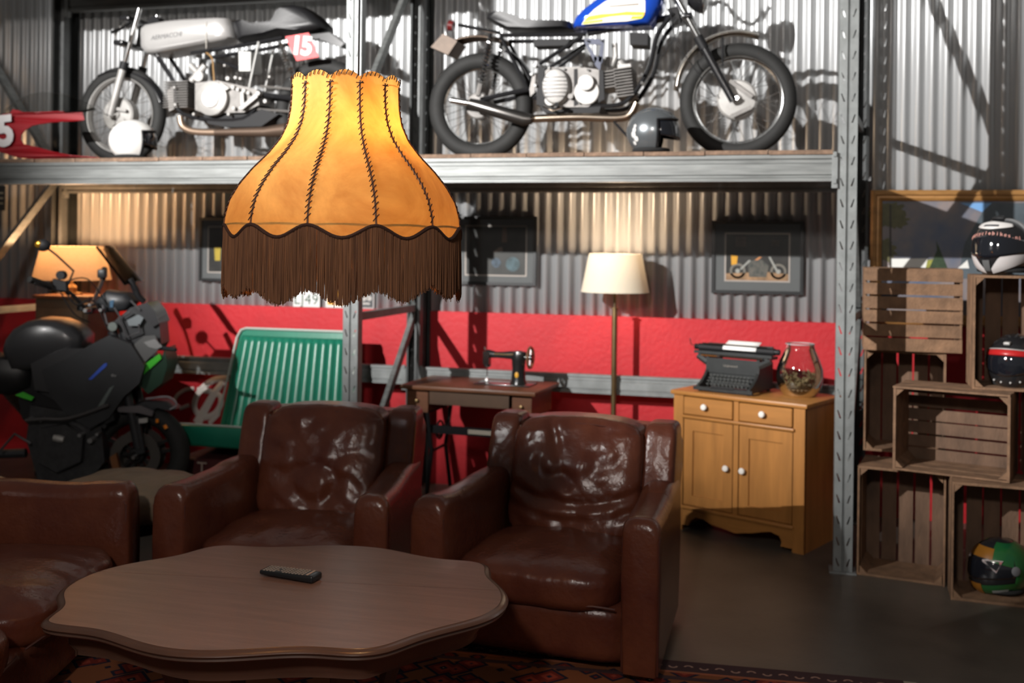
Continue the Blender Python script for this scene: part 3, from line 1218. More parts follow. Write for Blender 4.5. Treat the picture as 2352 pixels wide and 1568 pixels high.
m.rbox((0, fy - 0.004, 0.655), (0.69, 0.036, 0.018), 0.006, 2)
m.build('drawer_rail', PINE_H, cab)
m = MB()
m.rbox((0, fy - 0.006, 0.135), (0.69, 0.030, 0.022), 0.008, 2)
m.build('base_moulding', PINE_H, cab)
ap = [(-0.338, 0.125), (-0.338, 0.03), (-0.30, 0.03), (-0.285, 0.06), (-0.25, 0.085), (-0.20, 0.082), (-0.15, 0.062), (-0.09, 0.055), (-0.04, 0.048), (0.0, 0.040), (0.05, 0.052),
      (0.10, 0.060), (0.15, 0.075), (0.21, 0.088), (0.26, 0.075), (0.275, 0.045), (0.268, 0.02), (0.336, 0.02), (0.336, 0.125)]
m = MB()
m.prism(ap[::-1], lambda x, z: (x, fy + 0.016, z), lambda x, z: (x, fy - 0.004, z))
m.build('scalloped_apron', PINE_H, cab, 0)


def knob(par, x, z, y):
    mm = MB()
    mm.lathe([(0.006, 0.0), (0.007, 0.010), (0.016, 0.016), (0.0185, 0.024), (0.015, 0.031), (0.006, 0.0335), (0.0, 0.0335)], 16, (x, y, z), (0, -1, 0))
    k_ = mm.build('knob', PORC, par)
    return k_


for x0, x1, kx in ((-0.335, -0.02, -0.19), (0.015, 0.333, 0.165)):
    m = MB()
    m.rbox(((x0 + x1) / 2, fy - 0.003, 0.718), (x1 - x0 - 0.006, 0.022, 0.100), 0.004, 1)
    d = m.build('drawer', PINE_H, cab)
    knob(d, kx, 0.722, fy - 0.014)
for x0, x1, kx in ((-0.335, -0.021, -0.055), (0.015, 0.333, 0.045)):
    z0, z1 = 0.15, 0.64
    d = MB().b2((x0 + 0.003, fy - 0.004, z1 - 0.065), (x1 - 0.003, fy + 0.012, z1))
    d.b2((x0 + 0.003, fy - 0.004, z0), (x1 - 0.003, fy + 0.012, z0 + 0.055))
    d.b2((x0 + 0.003, fy - 0.004, z0 + 0.055), (x0 + 0.060, fy + 0.012, z1 - 0.065))
    d.b2((x1 - 0.060, fy - 0.004, z0 + 0.055), (x1 - 0.003, fy + 0.012, z1 - 0.065))
    d = d.build('door', PINE, cab, 0)
    m = MB()
    m.b2((x0 + 0.058, fy + 0.006, z0 + 0.05), (x1 - 0.058, fy + 0.011, z1 - 0.06))
    m.build('door_panel', PINE, d, 0)
    knob(d, kx, 0.395, fy - 0.004)

# ================================================================== typewriter
tw = thing('typewriter', 'black vintage typewriter with a sheet of white paper on the pine cabinet', 'typewriter', (-0.318, 6.16, 0.80), radians(-22))
TWB = mat('typewriter_enamel', (0.022, 0.024, 0.024), 0.38, var=0.2, scale=20)
side = [(-0.165, 0.012), (-0.165, 0.035), (-0.125, 0.05), (-0.075, 0.085), (-0.045, 0.115), (-0.04, 0.19), (0.12, 0.195), (0.15, 0.16), (0.15, 0.012)]
m = MB()
m.prism(side, lambda y, z: (-0.165, y, z), lambda y, z: (-0.148, y, z))
m.prism(side, lambda y, z: (0.148, y, z), lambda y, z: (0.165, y, z))
m.b2((-0.16, -0.045, 0.10), (0.16, -0.035, 0.185))
m.b2((-0.16, -0.035, 0.018), (0.16, 0.145, 0.16))
m.b2((-0.18, -0.172, 0.010), (0.18, -0.150, 0.030))
m.build('body', TWB, tw, 30)
m = MB()
m.b2((-0.215, -0.040, 0.190), (0.215, 0.10, 0.206))
m.b2((-0.24, -0.050, 0.206), (0.24, -0.030, 0.222))
m.tube([(-0.225, -0.02, 0.19), (-0.16, -0.03, 0.155)], 0.02, 6)
m.tube([(0.225, -0.02, 0.19), (0.16, -0.03, 0.155)], 0.02, 6)
m.b2((-0.20, 0.06, 0.21), (0.20, 0.075, 0.262))
m.build('carriage', TWB, tw, 30)
m = MB()
m.cyl((-0.235, 0.01, 0.238), (0.235, 0.01, 0.238), 0.021, n=18)
m.build('platen', MATTBLACK, tw)
for sx in (-1, 1):
    m = MB()
    m.cyl((sx * 0.235, 0.01, 0.238), (sx * 0.262, 0.01, 0.238), 0.017, n=16)
    m.build('platen_knob', BLACK, tw)
m = MB()
m.tube([(-0.20, -0.018, 0.264), (0.20, -0.018, 0.264)], 0.0035, 6)
m.build('paper_bail', CHROME, tw)
m = MB()
m.tube([(-0.19, -0.055, 0.200), (0.19, -0.055, 0.200)], 0.0055, 6)
m.build('front_rail', CHROME, tw)
m = MB()
m.tube([(-0.235, -0.02, 0.24), (-0.262, -0.045, 0.255), (-0.268, -0.05, 0.29)], 0.003, 6)
m.build('return_lever', CHROME, tw)
m = MB()
def pfn(u, v):
    a = -1.3 + 2.4 * v
    x = -0.075 + 0.205 * u
    if v < 0.55:
        q = v / 0.55
        ang = pi * 1.05 - q * pi * 0.62
        return (x, 0.01 + 0.0225 * cos(ang), 0.238 + 0.0225 * sin(ang))
    q = (v - 0.55) / 0.45
    ang = pi * 0.43
    return (x, 0.01 + 0.0225 * cos(ang) + 0.055 * q, 0.238 + 0.0225 * sin(ang) + 0.022 * q)
m.grid(pfn, 4, 18)
solid(m.build('paper_sheet', PAPER, tw, 80), 0.0008)
m = MB()
for r_ in range(4):
    n_ = (11, 11, 11, 10)[r_]
    for i in range(n_):
        x = -0.118 + i * 0.0235 + r_ * 0.004
        y = -0.072 - r_ * 0.022
        z = 0.088 - r_ * 0.0145
        m.lathe([(0.0085, 0.0), (0.0092, 0.003), (0.0085, 0.0045)], 10, (x, y, z))
        m.cyl((x, y, z - 0.02), (x, y, z), 0.0016, n=4)
kb = m.build('keys', mat('typewriter_keys', (0.10, 0.105, 0.10), 0.25), tw)
kb['kind'] = 'stuff'
m = MB()
m.tube([(-0.07, -0.168, 0.030), (0.07, -0.168, 0.030)], 0.007, 8)
m.build('space_bar', MATTBLACK, tw)
o = link_mesh('maker_lettering', text_mesh('Underwood', 0.018, 0.0004, mat('faded_gold', (0.22, 0.20, 0.17), 0.5)), tw, (-0.01, -0.0460, 0.145), (pi / 2, 0, 0))
for sx in (-1, 1):
    for yy in (-0.14, 0.12):
        m = MB()
        m.cyl((sx * 0.15, yy, 0), (sx * 0.15, yy, 0.014), 0.012, n=10)
        m.build('foot', RUBBER, tw)

# ================================================================== glass terrarium jar
jar = thing('glass_jar', 'clear glass terrarium jar half filled with dried moss on the pine cabinet', 'jar', (0.040, 6.085, 0.80))
gp = [(0.085, 0.0), (0.095, 0.010), (0.118, 0.05), (0.130, 0.10), (0.126, 0.15), (0.110, 0.20), (0.088, 0.25), (0.078, 0.28), (0.080, 0.288), (0.078, 0.292)]
m = MB()
m.lathe(gp + [(r - 0.003, z + (0.0 if z > 0.01 else 0.006)) for r, z in gp[::-1]] + [(0.0, 0.006)], 40, cap=True)
m.build('glass_wall', GLASS, jar, 60)
m = MB()
m.torus((0, 0, 0.290), 0.0785, 0.0035, (0, 0, 1), 40, 8)
m.build('rim', mat('rim_glass', (0.55, 0.52, 0.52), 0.08, spec=1.0, alpha=0.55), jar)
m = MB()
m.lathe([(0.0, 0.008), (0.085, 0.008), (0.112, 0.045), (0.112, 0.052), (0.0, 0.056)], 30)
m.build('sand_layer', mat('sand', (0.22, 0.16, 0.09), 0.9, var=0.3, scale=60), jar)
m = MB()
rnd = random.Random(11)
for i in range(520):
    a, rr = rnd.uniform(0, 2 * pi), sqrt(rnd.random()) * 0.108
    z = 0.05 + 0.055 * rnd.random() * (1 + 0.5 * cos(a * 2)) + 0.02 * (1 - rr / 0.108)
    s_ = rnd.uniform(0.006, 0.014)
    c = Vector((cos(a) * rr, sin(a) * rr, z))
    d1 = Vector((rnd.gauss(0, 1), rnd.gauss(0, 1), rnd.gauss(0, 1))).normalized() * s_
    d2 = Vector((rnd.gauss(0, 1), rnd.gauss(0, 1), rnd.gauss(0, 1))).normalized() * s_ * 0.5
    m.add([c - d1, c + d2, c + d1, c - d2 + Vector((0, 0, s_ * 0.5))], [(0, 1, 2), (0, 2, 3)])
o = m.build('moss', mat('dried_moss', (0.07, 0.062, 0.025), 0.9, var=0.6, scale=70, col2=(0.26, 0.17, 0.08)), jar, 0)
o['kind'] = 'stuff'

# ================================================================== sewing table and machine
st = thing('sewing_table', 'brown wooden treadle sewing table on black iron legs', 'table', (-1.865, 6.21, 0), radians(-3.5))
m = MB()
m.rbox((0, 0, 0.7525), (0.87, 0.52, 0.025), 0.005, 2)
m.build('top', SEWWOOD, st)
m = MB()
m.b2((-0.245, -0.235, 0.655), (0.265, -0.215, 0.738))
m.build('front_panel', mat('sewing_panel', (0.06, 0.03, 0.014), 0.5, var=0.3, scale=5), st, 0)
m = MB()
m.b2((-0.245, -0.21, 0.66), (0.265, 0.2, 0.735))
m.build('drip_tray', MATTBLACK, st, 0)
for x0, x1 in ((-0.40, -0.26), (0.28, 0.40)):
    m = MB()
    m.b2((x0, -0.22, 0.60), (x1, 0.20, 0.738))
    d = m.build('drawer', SEWWOOD, st, 0)
    m = MB()
    m.lathe([(0.005, 0), (0.012, 0.012), (0.010, 0.018), (0, 0.02)], 10, ((x0 + x1) / 2, -0.22, 0.67), (0, -1, 0))
    m.build('knob', BRASS, d)
for sx in (-1, 1):
    m = MB()
    X = sx * 0.27
    m.tube([(X, -0.20, 0.60), (X, -0.13, 0.35), (X, -0.22, 0.02)], 0.014, 8)
    m.tube([(X, 0.18, 0.60), (X, 0.10, 0.35), (X, 0.20, 0.02)], 0.014, 8)
    m.tube([(X, -0.20, 0.60), (X, 0.18, 0.60)], 0.012, 8)
    m.tube([(X, -0.13, 0.35), (X, 0.10, 0.35)], 0.010, 8)
    m.tube([(X, -0.17, 0.50), (X, 0.0, 0.42), (X, 0.14, 0.50)], 0.008, 8)
    m.tube([(X, -0.22, 0.02), (X, 0.20, 0.02)], 0.014, 8)
    m.torus((X, 0.0, 0.46), 0.055, 0.007, (1, 0, 0), 20, 6)
    m.build('iron_leg', BLACK, st)
m = MB()
m.bar((-0.27, -0.15, 0.49), (0.27, -0.15, 0.49), 0.012, 0.05)
m.build('cross_stretcher', BLACK, st)
m = MB()
m.bar((-0.02, -0.159, 0.49), (0.13, -0.159, 0.49), 0.004, 0.026)
m.build('name_plate', mat('name_plate', (0.28, 0.25, 0.20), 0.5), st)
m = MB()
m.torus((0.20, 0.05, 0.30), 0.15, 0.009, (1, 0, 0), 32, 6)
for q in range(3):
    a = q * pi / 3
    m.tube([(0.20, 0.05 + 0.15 * cos(a), 0.30 + 0.15 * sin(a)), (0.20, 0.05 - 0.15 * cos(a), 0.30 - 0.15 * sin(a))], 0.006, 6)
m.build('drive_wheel', BLACK, st)
m = MB()
m.box((0, 0, 0.075), (0.34, 0.24, 0.012))
m.build('treadle', BLACK, st)

sm = thing('sewing_machine', 'antique black sewing machine with brass handwheel on the treadle table', 'sewing machine', (-1.70, 6.22, 0.765), radians(-3.5))
SMB = mat('japanned_black', (0.010, 0.010, 0.010), 0.25, coat=0.4)
m = MB()
m.rbox((-0.01, 0, 0.004), (0.36, 0.17, 0.008), 0.003, 2)
m.build('bed_plate', SMB, sm)
m = MB()
rings = []
for z, wx, wy in ((0.008, 0.056, 0.046), (0.03, 0.046, 0.040), (0.10, 0.040, 0.034), (0.15, 0.044, 0.036), (0.185, 0.050, 0.036), (0.205, 0.046, 0.030), (0.210, 0.02, 0.012)):
    rings.append([(0.075 + wx * cos(q * pi / 8), wy * sin(q * pi / 8), z) for q in range(16)])
m.loft(rings)
m.build('pillar', SMB, sm)
m = MB()
rings = []
for x, z, r in ((0.09, 0.182, 0.030), (0.04, 0.182, 0.027), (-0.02, 0.180, 0.021), (-0.07, 0.179, 0.019), (-0.10, 0.182, 0.024), (-0.125, 0.184, 0.027), (-0.14, 0.184, 0.020)):
    rings.append([(x, r * 0.9 * cos(q * pi / 6), z + r * sin(q * pi / 6)) for q in range(12)])
m.loft(rings)
m.build('arm', SMB, sm)
m = MB()
m.rbox((-0.128, 0, 0.150), (0.036, 0.05, 0.10), 0.010, 2)
m.build('head', SMB, sm)
m = MB()
m.cyl((-0.146, -0.002, 0.205), (-0.150, -0.002, 0.225), 0.006, n=8)
m.cyl((-0.13, 0, 0.03), (-0.13, 0, 0.11), 0.0035, n=6)
m.b2((-0.138, -0.012, 0.012), (-0.122, 0.01, 0.03))
m.b2((-0.150, -0.026, 0.12), (-0.108, -0.022, 0.20))
m.build('needle_bar', CHROME, sm)
HWH = mat('worn_handwheel', (0.26, 0.15, 0.09), 0.35, 0.7, var=0.3, scale=30)
m = MB()
m.torus((0.150, 0, 0.172), 0.062, 0.009, (1, 0, 0), 30, 8)
hwl = m.build('handwheel', HWH, sm)
m = MB()
for q in range(3):
    a = q * pi / 3 + 0.3
    m.tube([(0.150, 0.06 * cos(a), 0.172 + 0.06 * sin(a)), (0.150, -0.06 * cos(a), 0.172 - 0.06 * sin(a))], 0.005, 6)
m.cyl((0.115, 0, 0.172), (0.166, 0, 0.172), 0.016, n=12)
m.build('wheel_spokes', SMB, hwl)
m = MB()
m.ball((0.075, -0.0375, 0.065), (0.012, 0.0035, 0.018), 14, 8)
m.build('gold_badge', mat('gold_badge', (0.62, 0.32, 0.03), 0.35), sm)
m = MB()
m.tube([(0.06, -0.026, 0.19), (0.0, -0.0225, 0.186), (-0.08, -0.018, 0.186)], 0.0028, 6)
m.build('gold_decal', mat('faded_gilding', (0.22, 0.13, 0.05), 0.4), sm)

# ================================================================== floor lamp
fl = thing('floor_lamp', 'brass floor lamp with lit cream drum shade against the corrugated wall', 'floor lamp', (-1.08, 6.495, 0))
m = MB()
m.lathe([(0.15, 0.0), (0.15, 0.012), (0.12, 0.024), (0.035, 0.035), (0.022, 0.06)], 30)
m.build('base', BRASS, fl)
m = MB()
m.lathe([(0.0165, 0.05), (0.0175, 0.5), (0.0165, 0.80), (0.018, 0.81), (0.018, 1.232), (0.011, 1.236)], 16)
m.build('pole', BRASS, fl)
m = MB()
m.lathe([(0.028, 1.236), (0.028, 1.241)], 16)
m.build('collar', BRASS, fl)
m = MB()
m.lathe([(0.010, 1.24), (0.010, 1.40), (0.017, 1.405), (0.017, 1.45)], 14)
m.build('stem', mat('dark_brass', (0.10, 0.07, 0.04), 0.4, 0.8), fl)
m = MB()
m.lathe([(0.215, 1.338), (0.212, 1.345), (0.166, 1.572), (0.165, 1.578)], 48, cap=False)
m.build('lamp_shade', CREAMSH, fl, 60)
m = MB()
for q in range(3):
    a = q * 2 * pi / 3
    m.tube([(0.017 * cos(a), 0.017 * sin(a), 1.41), (0.170 * cos(a), 0.170 * sin(a), 1.55)], 0.0018, 5)
m.build('shade_carrier', CHROME, fl)
m = MB()
m.lathe([(0.0, 0.10), (0.022, 0.085), (0.030, 0.055), (0.014, 0.0)], 16, (0, 0, 1.47))
m.build('bulb', mat('lit_bulb_warm', (1, 1, 1), 0.5, emit=(1.0, 0.70, 0.42), estr=10), fl)


def lamp_light(name, loc, e, col=(1.0, 0.68, 0.40), r=0.03):
    l_ = bpy.data.lights.new(name, 'POINT')
    l_.energy = e
    l_.color = col
    l_.shadow_soft_size = r
    o_ = bpy.data.objects.new(name, l_)
    COL.objects.link(o_)
    o_.location = loc


lamp_light('floor_lamp_light', (-1.08, 6.495, 1.555), 22, (1.0, 0.72, 0.48))

# ================================================================== table lamp on a box
bx = thing('wooden_box_stand', 'dark brown wooden cabinet under the peach table lamp behind the black motorcycle', 'cabinet', (-4.83, 6.27, 0))
m = MB()
m.rbox((0, 0, 0.62), (0.42, 0.36, 1.20), 0.008, 1)
m.build('body', mat('brown_box', (0.10, 0.062, 0.036), 0.5, var=0.3, scale=5), bx)
m = MB()
m.b2((-0.225, -0.19, 1.22), (0.225, 0.19, 1.24))
m.build('top', SEWWOOD, bx, 0)
m = MB()
m.b2((-0.18, -0.188, 0.10), (0.18, -0.18, 1.15))
m.build('door', mat('brown_box_door', (0.13, 0.08, 0.045), 0.5, var=0.3, scale=5), bx, 0)
m = MB()
m.b2((-0.20, -0.17, 0), (0.20, 0.17, 0.02))
m.build('plinth', MATTBLACK, bx, 0)
tl = thing('table_lamp', 'lit peach table lamp glowing behind the black motorcycle', 'table lamp', (-4.89, 6.28, 1.24))
m = MB()
m.lathe([(0.07, 0.0), (0.07, 0.012), (0.03, 0.02), (0.035, 0.05), (0.012, 0.075), (0.010, 0.20)], 20)
m.build('base', BRASS, tl)
m = MB()
m.lathe([(0.262, 0.105), (0.205, 0.338)], 48, cap=False)
m.build('lamp_shade', PEACHSH, tl, 60)
m = MB()
for q in range(3):
    a = q * 2 * pi / 3
    m.tube([(0.01 * cos(a), 0.01 * sin(a), 0.17), (0.213 * cos(a), 0.213 * sin(a), 0.31)], 0.0018, 5)
m.build('shade_carrier', CHROME, tl)
m = MB()
m.lathe([(0.0, 0.09), (0.022, 0.075), (0.028, 0.05), (0.012, 0.0)], 16, (0, 0, 0.20))
m.build('bulb', MATS['lit_bulb_warm'], tl)
lamp_light('table_lamp_light', (-4.89, 6.28, 1.24 + 0.318), 24, (1.0, 0.60, 0.31))

# ================================================================== framed pictures
def flat(m, poly, y, t=0.0012):
    """thin flat print shape; poly of (x, z)"""
    return m.plate([(x, y, z) for x, z in poly], (0, -t, 0))


def disc(cx, cz, r, n=20):
    return [(cx + r * cos(2 * pi * i / n), cz + r * sin(2 * pi * i / n)) for i in range(n)]


def ringp(m, cx, cz, r0, r1, y, n=24):
    vs_ = []
    for i in range(n):
        a = 2 * pi * i / n
        vs_ += [(cx + r0 * cos(a), y, cz + r0 * sin(a)), (cx + r1 * cos(a), y, cz + r1 * sin(a))]
    fs = [(2 * i, 2 * ((i + 1) % n), 2 * ((i + 1) % n) + 1, 2 * i + 1) for i in range(n)]
    return m.add(vs_, fs)


def picture(x0, z0, w, h, label, scene_fn, mx=0.075):
    t = thing('framed_photograph', label, 'picture', (x0 + w / 2, 6.73, z0 + h / 2), 0, 'framed motorcycle photographs')
    fw_ = 0.020
    m = MB()
    for a, b in (((-w / 2, -h / 2), (w / 2, -h / 2 + fw_)), ((-w / 2, h / 2 - fw_), (w / 2, h / 2)), ((-w / 2, -h / 2 + fw_), (-w / 2 + fw_, h / 2 - fw_)), ((w / 2 - fw_, -h / 2 + fw_), (w / 2, h / 2 - fw_))):
        m.b2((a[0], -0.022, a[1]), (b[0], 0.004, b[1]))
    m.build('frame', FRAMEB, t, 0)
    m = MB()
    m.b2((-w / 2 + fw_, -0.010, -h / 2 + fw_), (w / 2 - fw_, -0.002, h / 2 - fw_))
    m.build('mat_board', MATBOARD, t, 0)
    iw, ih = w / 2 - mx - 0.005, h / 2 - mx
    m = MB()
    m.b2((-iw, -0.0120, -ih), (iw, -0.010, ih))
    m.build('inner_border', mat('pale_border', (0.40, 0.34, 0.31), 0.7), t, 0)
    iw -= 0.009
    ih -= 0.009
    m = MB()
    m.b2((-iw, -0.0130, -ih), (iw, -0.0120, ih))
    pr = m.build('print', mat('dark_print', (0.020, 0.017, 0.016), 0.5, var=0.7, scale=9), t, 0)
    scene_fn(pr, iw, ih)
    m = MB()
    m.b2((-w / 2 + fw_, -0.0185, -h / 2 + fw_), (w / 2 - fw_, -0.0175, h / 2 - fw_))
    m.build('glass_pane', GLASS, t, 0)
    return t


def sc_bike(pr, iw, ih):
    yb = -0.0135
    m = MB()
    flat(m, [(-iw, -ih), (iw, -ih), (iw, -ih * 0.70), (0.3 * iw, -ih * 0.62), (-iw, -ih * 0.72)], yb + 0.0006)
    m.build('printed_ground', mat('print_sand', (0.30, 0.17, 0.09), 0.6, var=0.5, scale=14), pr, 0)
    m = MB()
    flat(m, [(-iw * 0.82, -ih * 0.35), (-iw * 0.65, -ih * 0.30), (-iw * 0.62, 0.05 * ih), (-iw * 0.84, 0.08 * ih)], yb)
    m.build('printed_lamp', mat('print_amber', (0.62, 0.30, 0.02), 0.6), pr, 0)
    m = MB()
    flat(m, [(-0.7 * iw, 0.9 * ih), (-0.35 * iw, 0.9 * ih), (-0.35 * iw, 0.45 * ih), (-0.7 * iw, 0.45 * ih)], yb)
    flat(m, [(0.45 * iw, 0.75 * ih), (0.7 * iw, 0.75 * ih), (0.7 * iw, 0.5 * ih), (0.45 * iw, 0.5 * ih)], yb)
    m.build('printed_window', mat('print_dim', (0.07, 0.055, 0.05), 0.6, var=0.5, scale=25), pr, 0)
    m = MB()
    for cx in (-0.62, 0.68):
        ringp(m, cx * iw, -ih * 0.60, ih * 0.24, ih * 0.34, yb - 0.0006)
    m.build('printed_tyre', mat('print_tyre', (0.16, 0.14, 0.12), 0.6), pr, 0)
    m = MB()
    for cx in (-0.62, 0.68):
        flat(m, disc(cx * iw, -ih * 0.60, ih * 0.10, 12), yb - 0.0004)
    flat(m, [(-0.55 * iw, -0.50 * ih), (-0.50 * iw, -0.55 * ih), (-0.2 * iw, -0.15 * ih), (-0.25 * iw, -0.10 * ih)], yb - 0.0008)
    flat(m, [(0.62 * iw, -0.62 * ih), (0.68 * iw, -0.58 * ih), (0.42 * iw, 0.05 * ih), (0.36 * iw, 0.02 * ih)], yb - 0.0008)
    m.build('printed_hub', mat('print_chrome', (0.30, 0.29, 0.27), 0.6), pr, 0)
    m = MB()
    flat(m, [(-0.25 * iw, -0.85 * ih), (0.30 * iw, -0.85 * ih), (0.38 * iw, -0.35 * ih), (0.1 * iw, -0.05 * ih), (-0.3 * iw, -0.2 * ih)], yb - 0.0003)
    m.build('printed_engine', mat('print_engine', (0.035, 0.04, 0.04), 0.6, var=0.8, scale=40, col2=(0.14, 0.12, 0.10)), pr, 0)
    m = MB()
    flat(m, [(-0.08 * iw, -0.12 * ih), (0.02 * iw, -0.12 * ih), (0.16 * iw, 0.02 * ih), (0.06 * iw, 0.02 * ih)], yb - 0.001)
    m.build('printed_tank', mat('print_orange', (0.55, 0.22, 0.08), 0.6), pr, 0)


def sc_dark(pr, iw, ih):
    yb = -0.0135
    m = MB()
    ringp(m, 0.58 * iw, -0.55 * ih, 0.0, 0.30 * ih, yb)
    m.build('printed_wheel', mat('print_bluegrey', (0.055, 0.085, 0.10), 0.6, var=0.7, scale=30), pr, 0)
    m = MB()
    ringp(m, 0.02 * iw, -0.50 * ih, 0.0, 0.20 * ih, yb)
    m.build('printed_engine', mat('print_blue', (0.05, 0.07, 0.10), 0.6, var=0.8, scale=40), pr, 0)
    m = MB()
    flat(m, [(-0.10 * iw, -0.08 * ih), (0.24 * iw, -0.02 * ih), (0.22 * iw, 0.18 * ih), (0.08 * iw, 0.12 * ih)], yb)
    m.build('printed_tank', mat('print_pinkish', (0.14, 0.10, 0.085), 0.6), pr, 0)
    m = MB()
    flat(m, [(0.2 * iw, 0.35 * ih), (0.38 * iw, 0.35 * ih), (0.36 * iw, ih), (0.22 * iw, ih)], yb)
    m.build('printed_post', mat('print_brown', (0.10, 0.06, 0.045), 0.6), pr, 0)


def sc_wheel(pr, iw, ih):
    yb = -0.0135
    m = MB()
    flat(m, [(-0.75 * iw, -0.5 * ih), (-0.55 * iw, -0.5 * ih), (-0.52 * iw, 0.1 * ih), (-0.78 * iw, 0.1 * ih)], yb)
    flat(m, [(-0.35 * iw, 0.0), (0.1 * iw, 0.0), (0.1 * iw, 0.95 * ih), (-0.2 * iw, 0.95 * ih)], yb)
    m.build('printed_banner', mat('print_yellow', (0.38, 0.27, 0.03), 0.6, var=0.3, scale=20), pr, 0)
    m = MB()
    ringp(m, -0.18 * iw, -0.5 * ih, 0.20 * ih, 0.32 * ih, yb - 0.0006)
    flat(m, [(-0.35 * iw, -0.15 * ih), (0.05 * iw, -0.15 * ih), (0.0, 0.05 * ih), (-0.3 * iw, 0.05 * ih)], yb - 0.0006)
    m.build('printed_wheel', mat('print_white', (0.45, 0.44, 0.42), 0.6), pr, 0)


picture(-4.155, 1.338, 0.56, 0.457, 'black framed photograph with a yellow banner and white wheel', sc_wheel, 0.06)
picture(-2.205, 1.356, 0.56, 0.459, 'black framed very dark photograph of a motorcycle with bluish wheel', sc_dark, 0.06)
picture(-0.502, 1.338, 0.56, 0.457, 'black framed photograph of a long vintage motorcycle on sandy ground', sc_bike)

# ================================================================== plates on the red ledge
pp = at(700, 690, 6.70)
pl = thing('number_plate', 'white number plate reading LJ49 on the red wall ledge', 'number plate', (pp.x, 6.732, RT))
m = MB()
m.rbox((0, -0.004, 0.06), (0.205, 0.004, 0.118), 0.0018, 1)
m.build('plate', WHITE, pl)
link_mesh('lettering', text_mesh('LJ49', 0.105, 0.0006, mat('dark_green_ink', (0.03, 0.07, 0.05), 0.6), spacing=1.05), pl, (-0.002, -0.0068, 0.052), (pi / 2, 0, 0))
pp = at(772, 690, 6.70)
pl = thing('orange_sign', 'small white bordered orange sign half hidden by the rack post', 'sign', (pp.x, 6.732, RT))
m = MB()
m.rbox((0, -0.005, 0.075), (0.185, 0.006, 0.148), 0.0028, 2)
m.build('plate', WHITE, pl)
m = MB()
m.b2((-0.075, -0.0095, 0.022), (0.075, -0.0078, 0.13))
m.build('printed_field', mat('orange_print', (0.70, 0.30, 0.03), 0.6, var=0.25, scale=18), pl, 0)
m = MB()
m.b2((-0.025, -0.0105, 0.03), (0.06, -0.0094, 0.07))
m.build('printed_panel', mat('peach_print', (0.66, 0.50, 0.40), 0.6), pl, 0)
pp = at(836, 690, 6.70)
pl = thing('engraved_plaque', 'small dark plaque with a pale motif beside the rack post', 'plaque', (pp.x, 6.732, RT))
m = MB()
m.rbox((0, -0.006, 0.085), (0.135, 0.008, 0.17), 0.003, 1)
m.build('plate', mat('plaque_edge', (0.30, 0.27, 0.26), 0.5), pl)
m = MB()
m.b2((-0.058, -0.0115, 0.012), (0.056, -0.0098, 0.16))
f_ = m.build('dark_field', mat('plaque_dark', (0.04, 0.042, 0.045), 0.5), pl, 0)
m = MB()
flat(m, [(-0.05, 0.03), (0.035, 0.03), (0.035, 0.045), (-0.05, 0.045)], -0.0115)
flat(m, disc(-0.015, 0.085, 0.032, 14), -0.0115)
flat(m, disc(0.03, 0.075, 0.02, 10), -0.0115)
m.build('pale_motif', mat('plaque_pale', (0.32, 0.30, 0.28), 0.6, var=0.5, scale=60), f_, 0)

q = at(-6, 455, 6.72)
ws = thing('wall_sign', 'black sign with pale lines on the corrugated wall at the far end', 'sign', (q.x, 6.735, q.z - 0.09))
m = MB()
m.rbox((0, -0.006, 0.09), (0.13, 0.010, 0.19), 0.003, 1)
m.build('board', FRAMEB, ws)
for k in range(3):
    m = MB()
    m.b2((-0.05, -0.0125, 0.045 + k * 0.04), (0.05, -0.011, 0.055 + k * 0.04))
    m.build('text_line', mat('sign_pale', (0.22, 0.24, 0.22), 0.6), ws, 0)

# ================================================================== painted script on the red wall
sg = thing('script_sign', 'white looping script sign on the red wall left of the green bench', 'sign', (at(460, 930, 6.712).x, 6.716, 0.45))
def W2(px_, py_):
    q = at(px_, py_, 6.712)
    return Vector((q.x - sg.location.x, 0, q.z - 0.45))
SCR = mat('white_enamel_sign', (0.66, 0.62, 0.57), 0.5)
m = MB()
m.tube(bez([W2(*p) for p in ((525, 868), (490, 873), (462, 893), (448, 918), (447, 940), (466, 958), (492, 950), (506, 928), (506, 905))], 5), 0.0055, 8, flat=4)
m.build('letter_stroke', SCR, sg)
m = MB()
m.tube([W2(452, 972), W2(470, 940), W2(490, 905), W2(512, 876)], [0.008, 0.007, 0.006, 0.0045], 8, flat=4.5)
m.build('letter_stroke', SCR, sg)
m = MB()
m.tube([W2(452, 895), W2(480, 898), W2(505, 908)], 0.005, 8, flat=4)
m.build('letter_stroke', SCR, sg)
m = MB()
m.tube(bez([W2(*p) for p in ((445, 892), (425, 895), (406, 908), (400, 922))], 5), [0.004] * 15 + [0.006], 8, flat=3.4)
m.build('letter_stroke', SCR, sg)
m = MB()
m.tube([W2(412, 938), W2(434, 930)], 0.004, 8, flat=3.4)
m.build('letter_stroke', SCR, sg)
m = MB()
m.tube([W2(480, 972), W2(502, 950)], 0.004, 8, flat=4)
m.build('letter_stroke', SCR, sg)

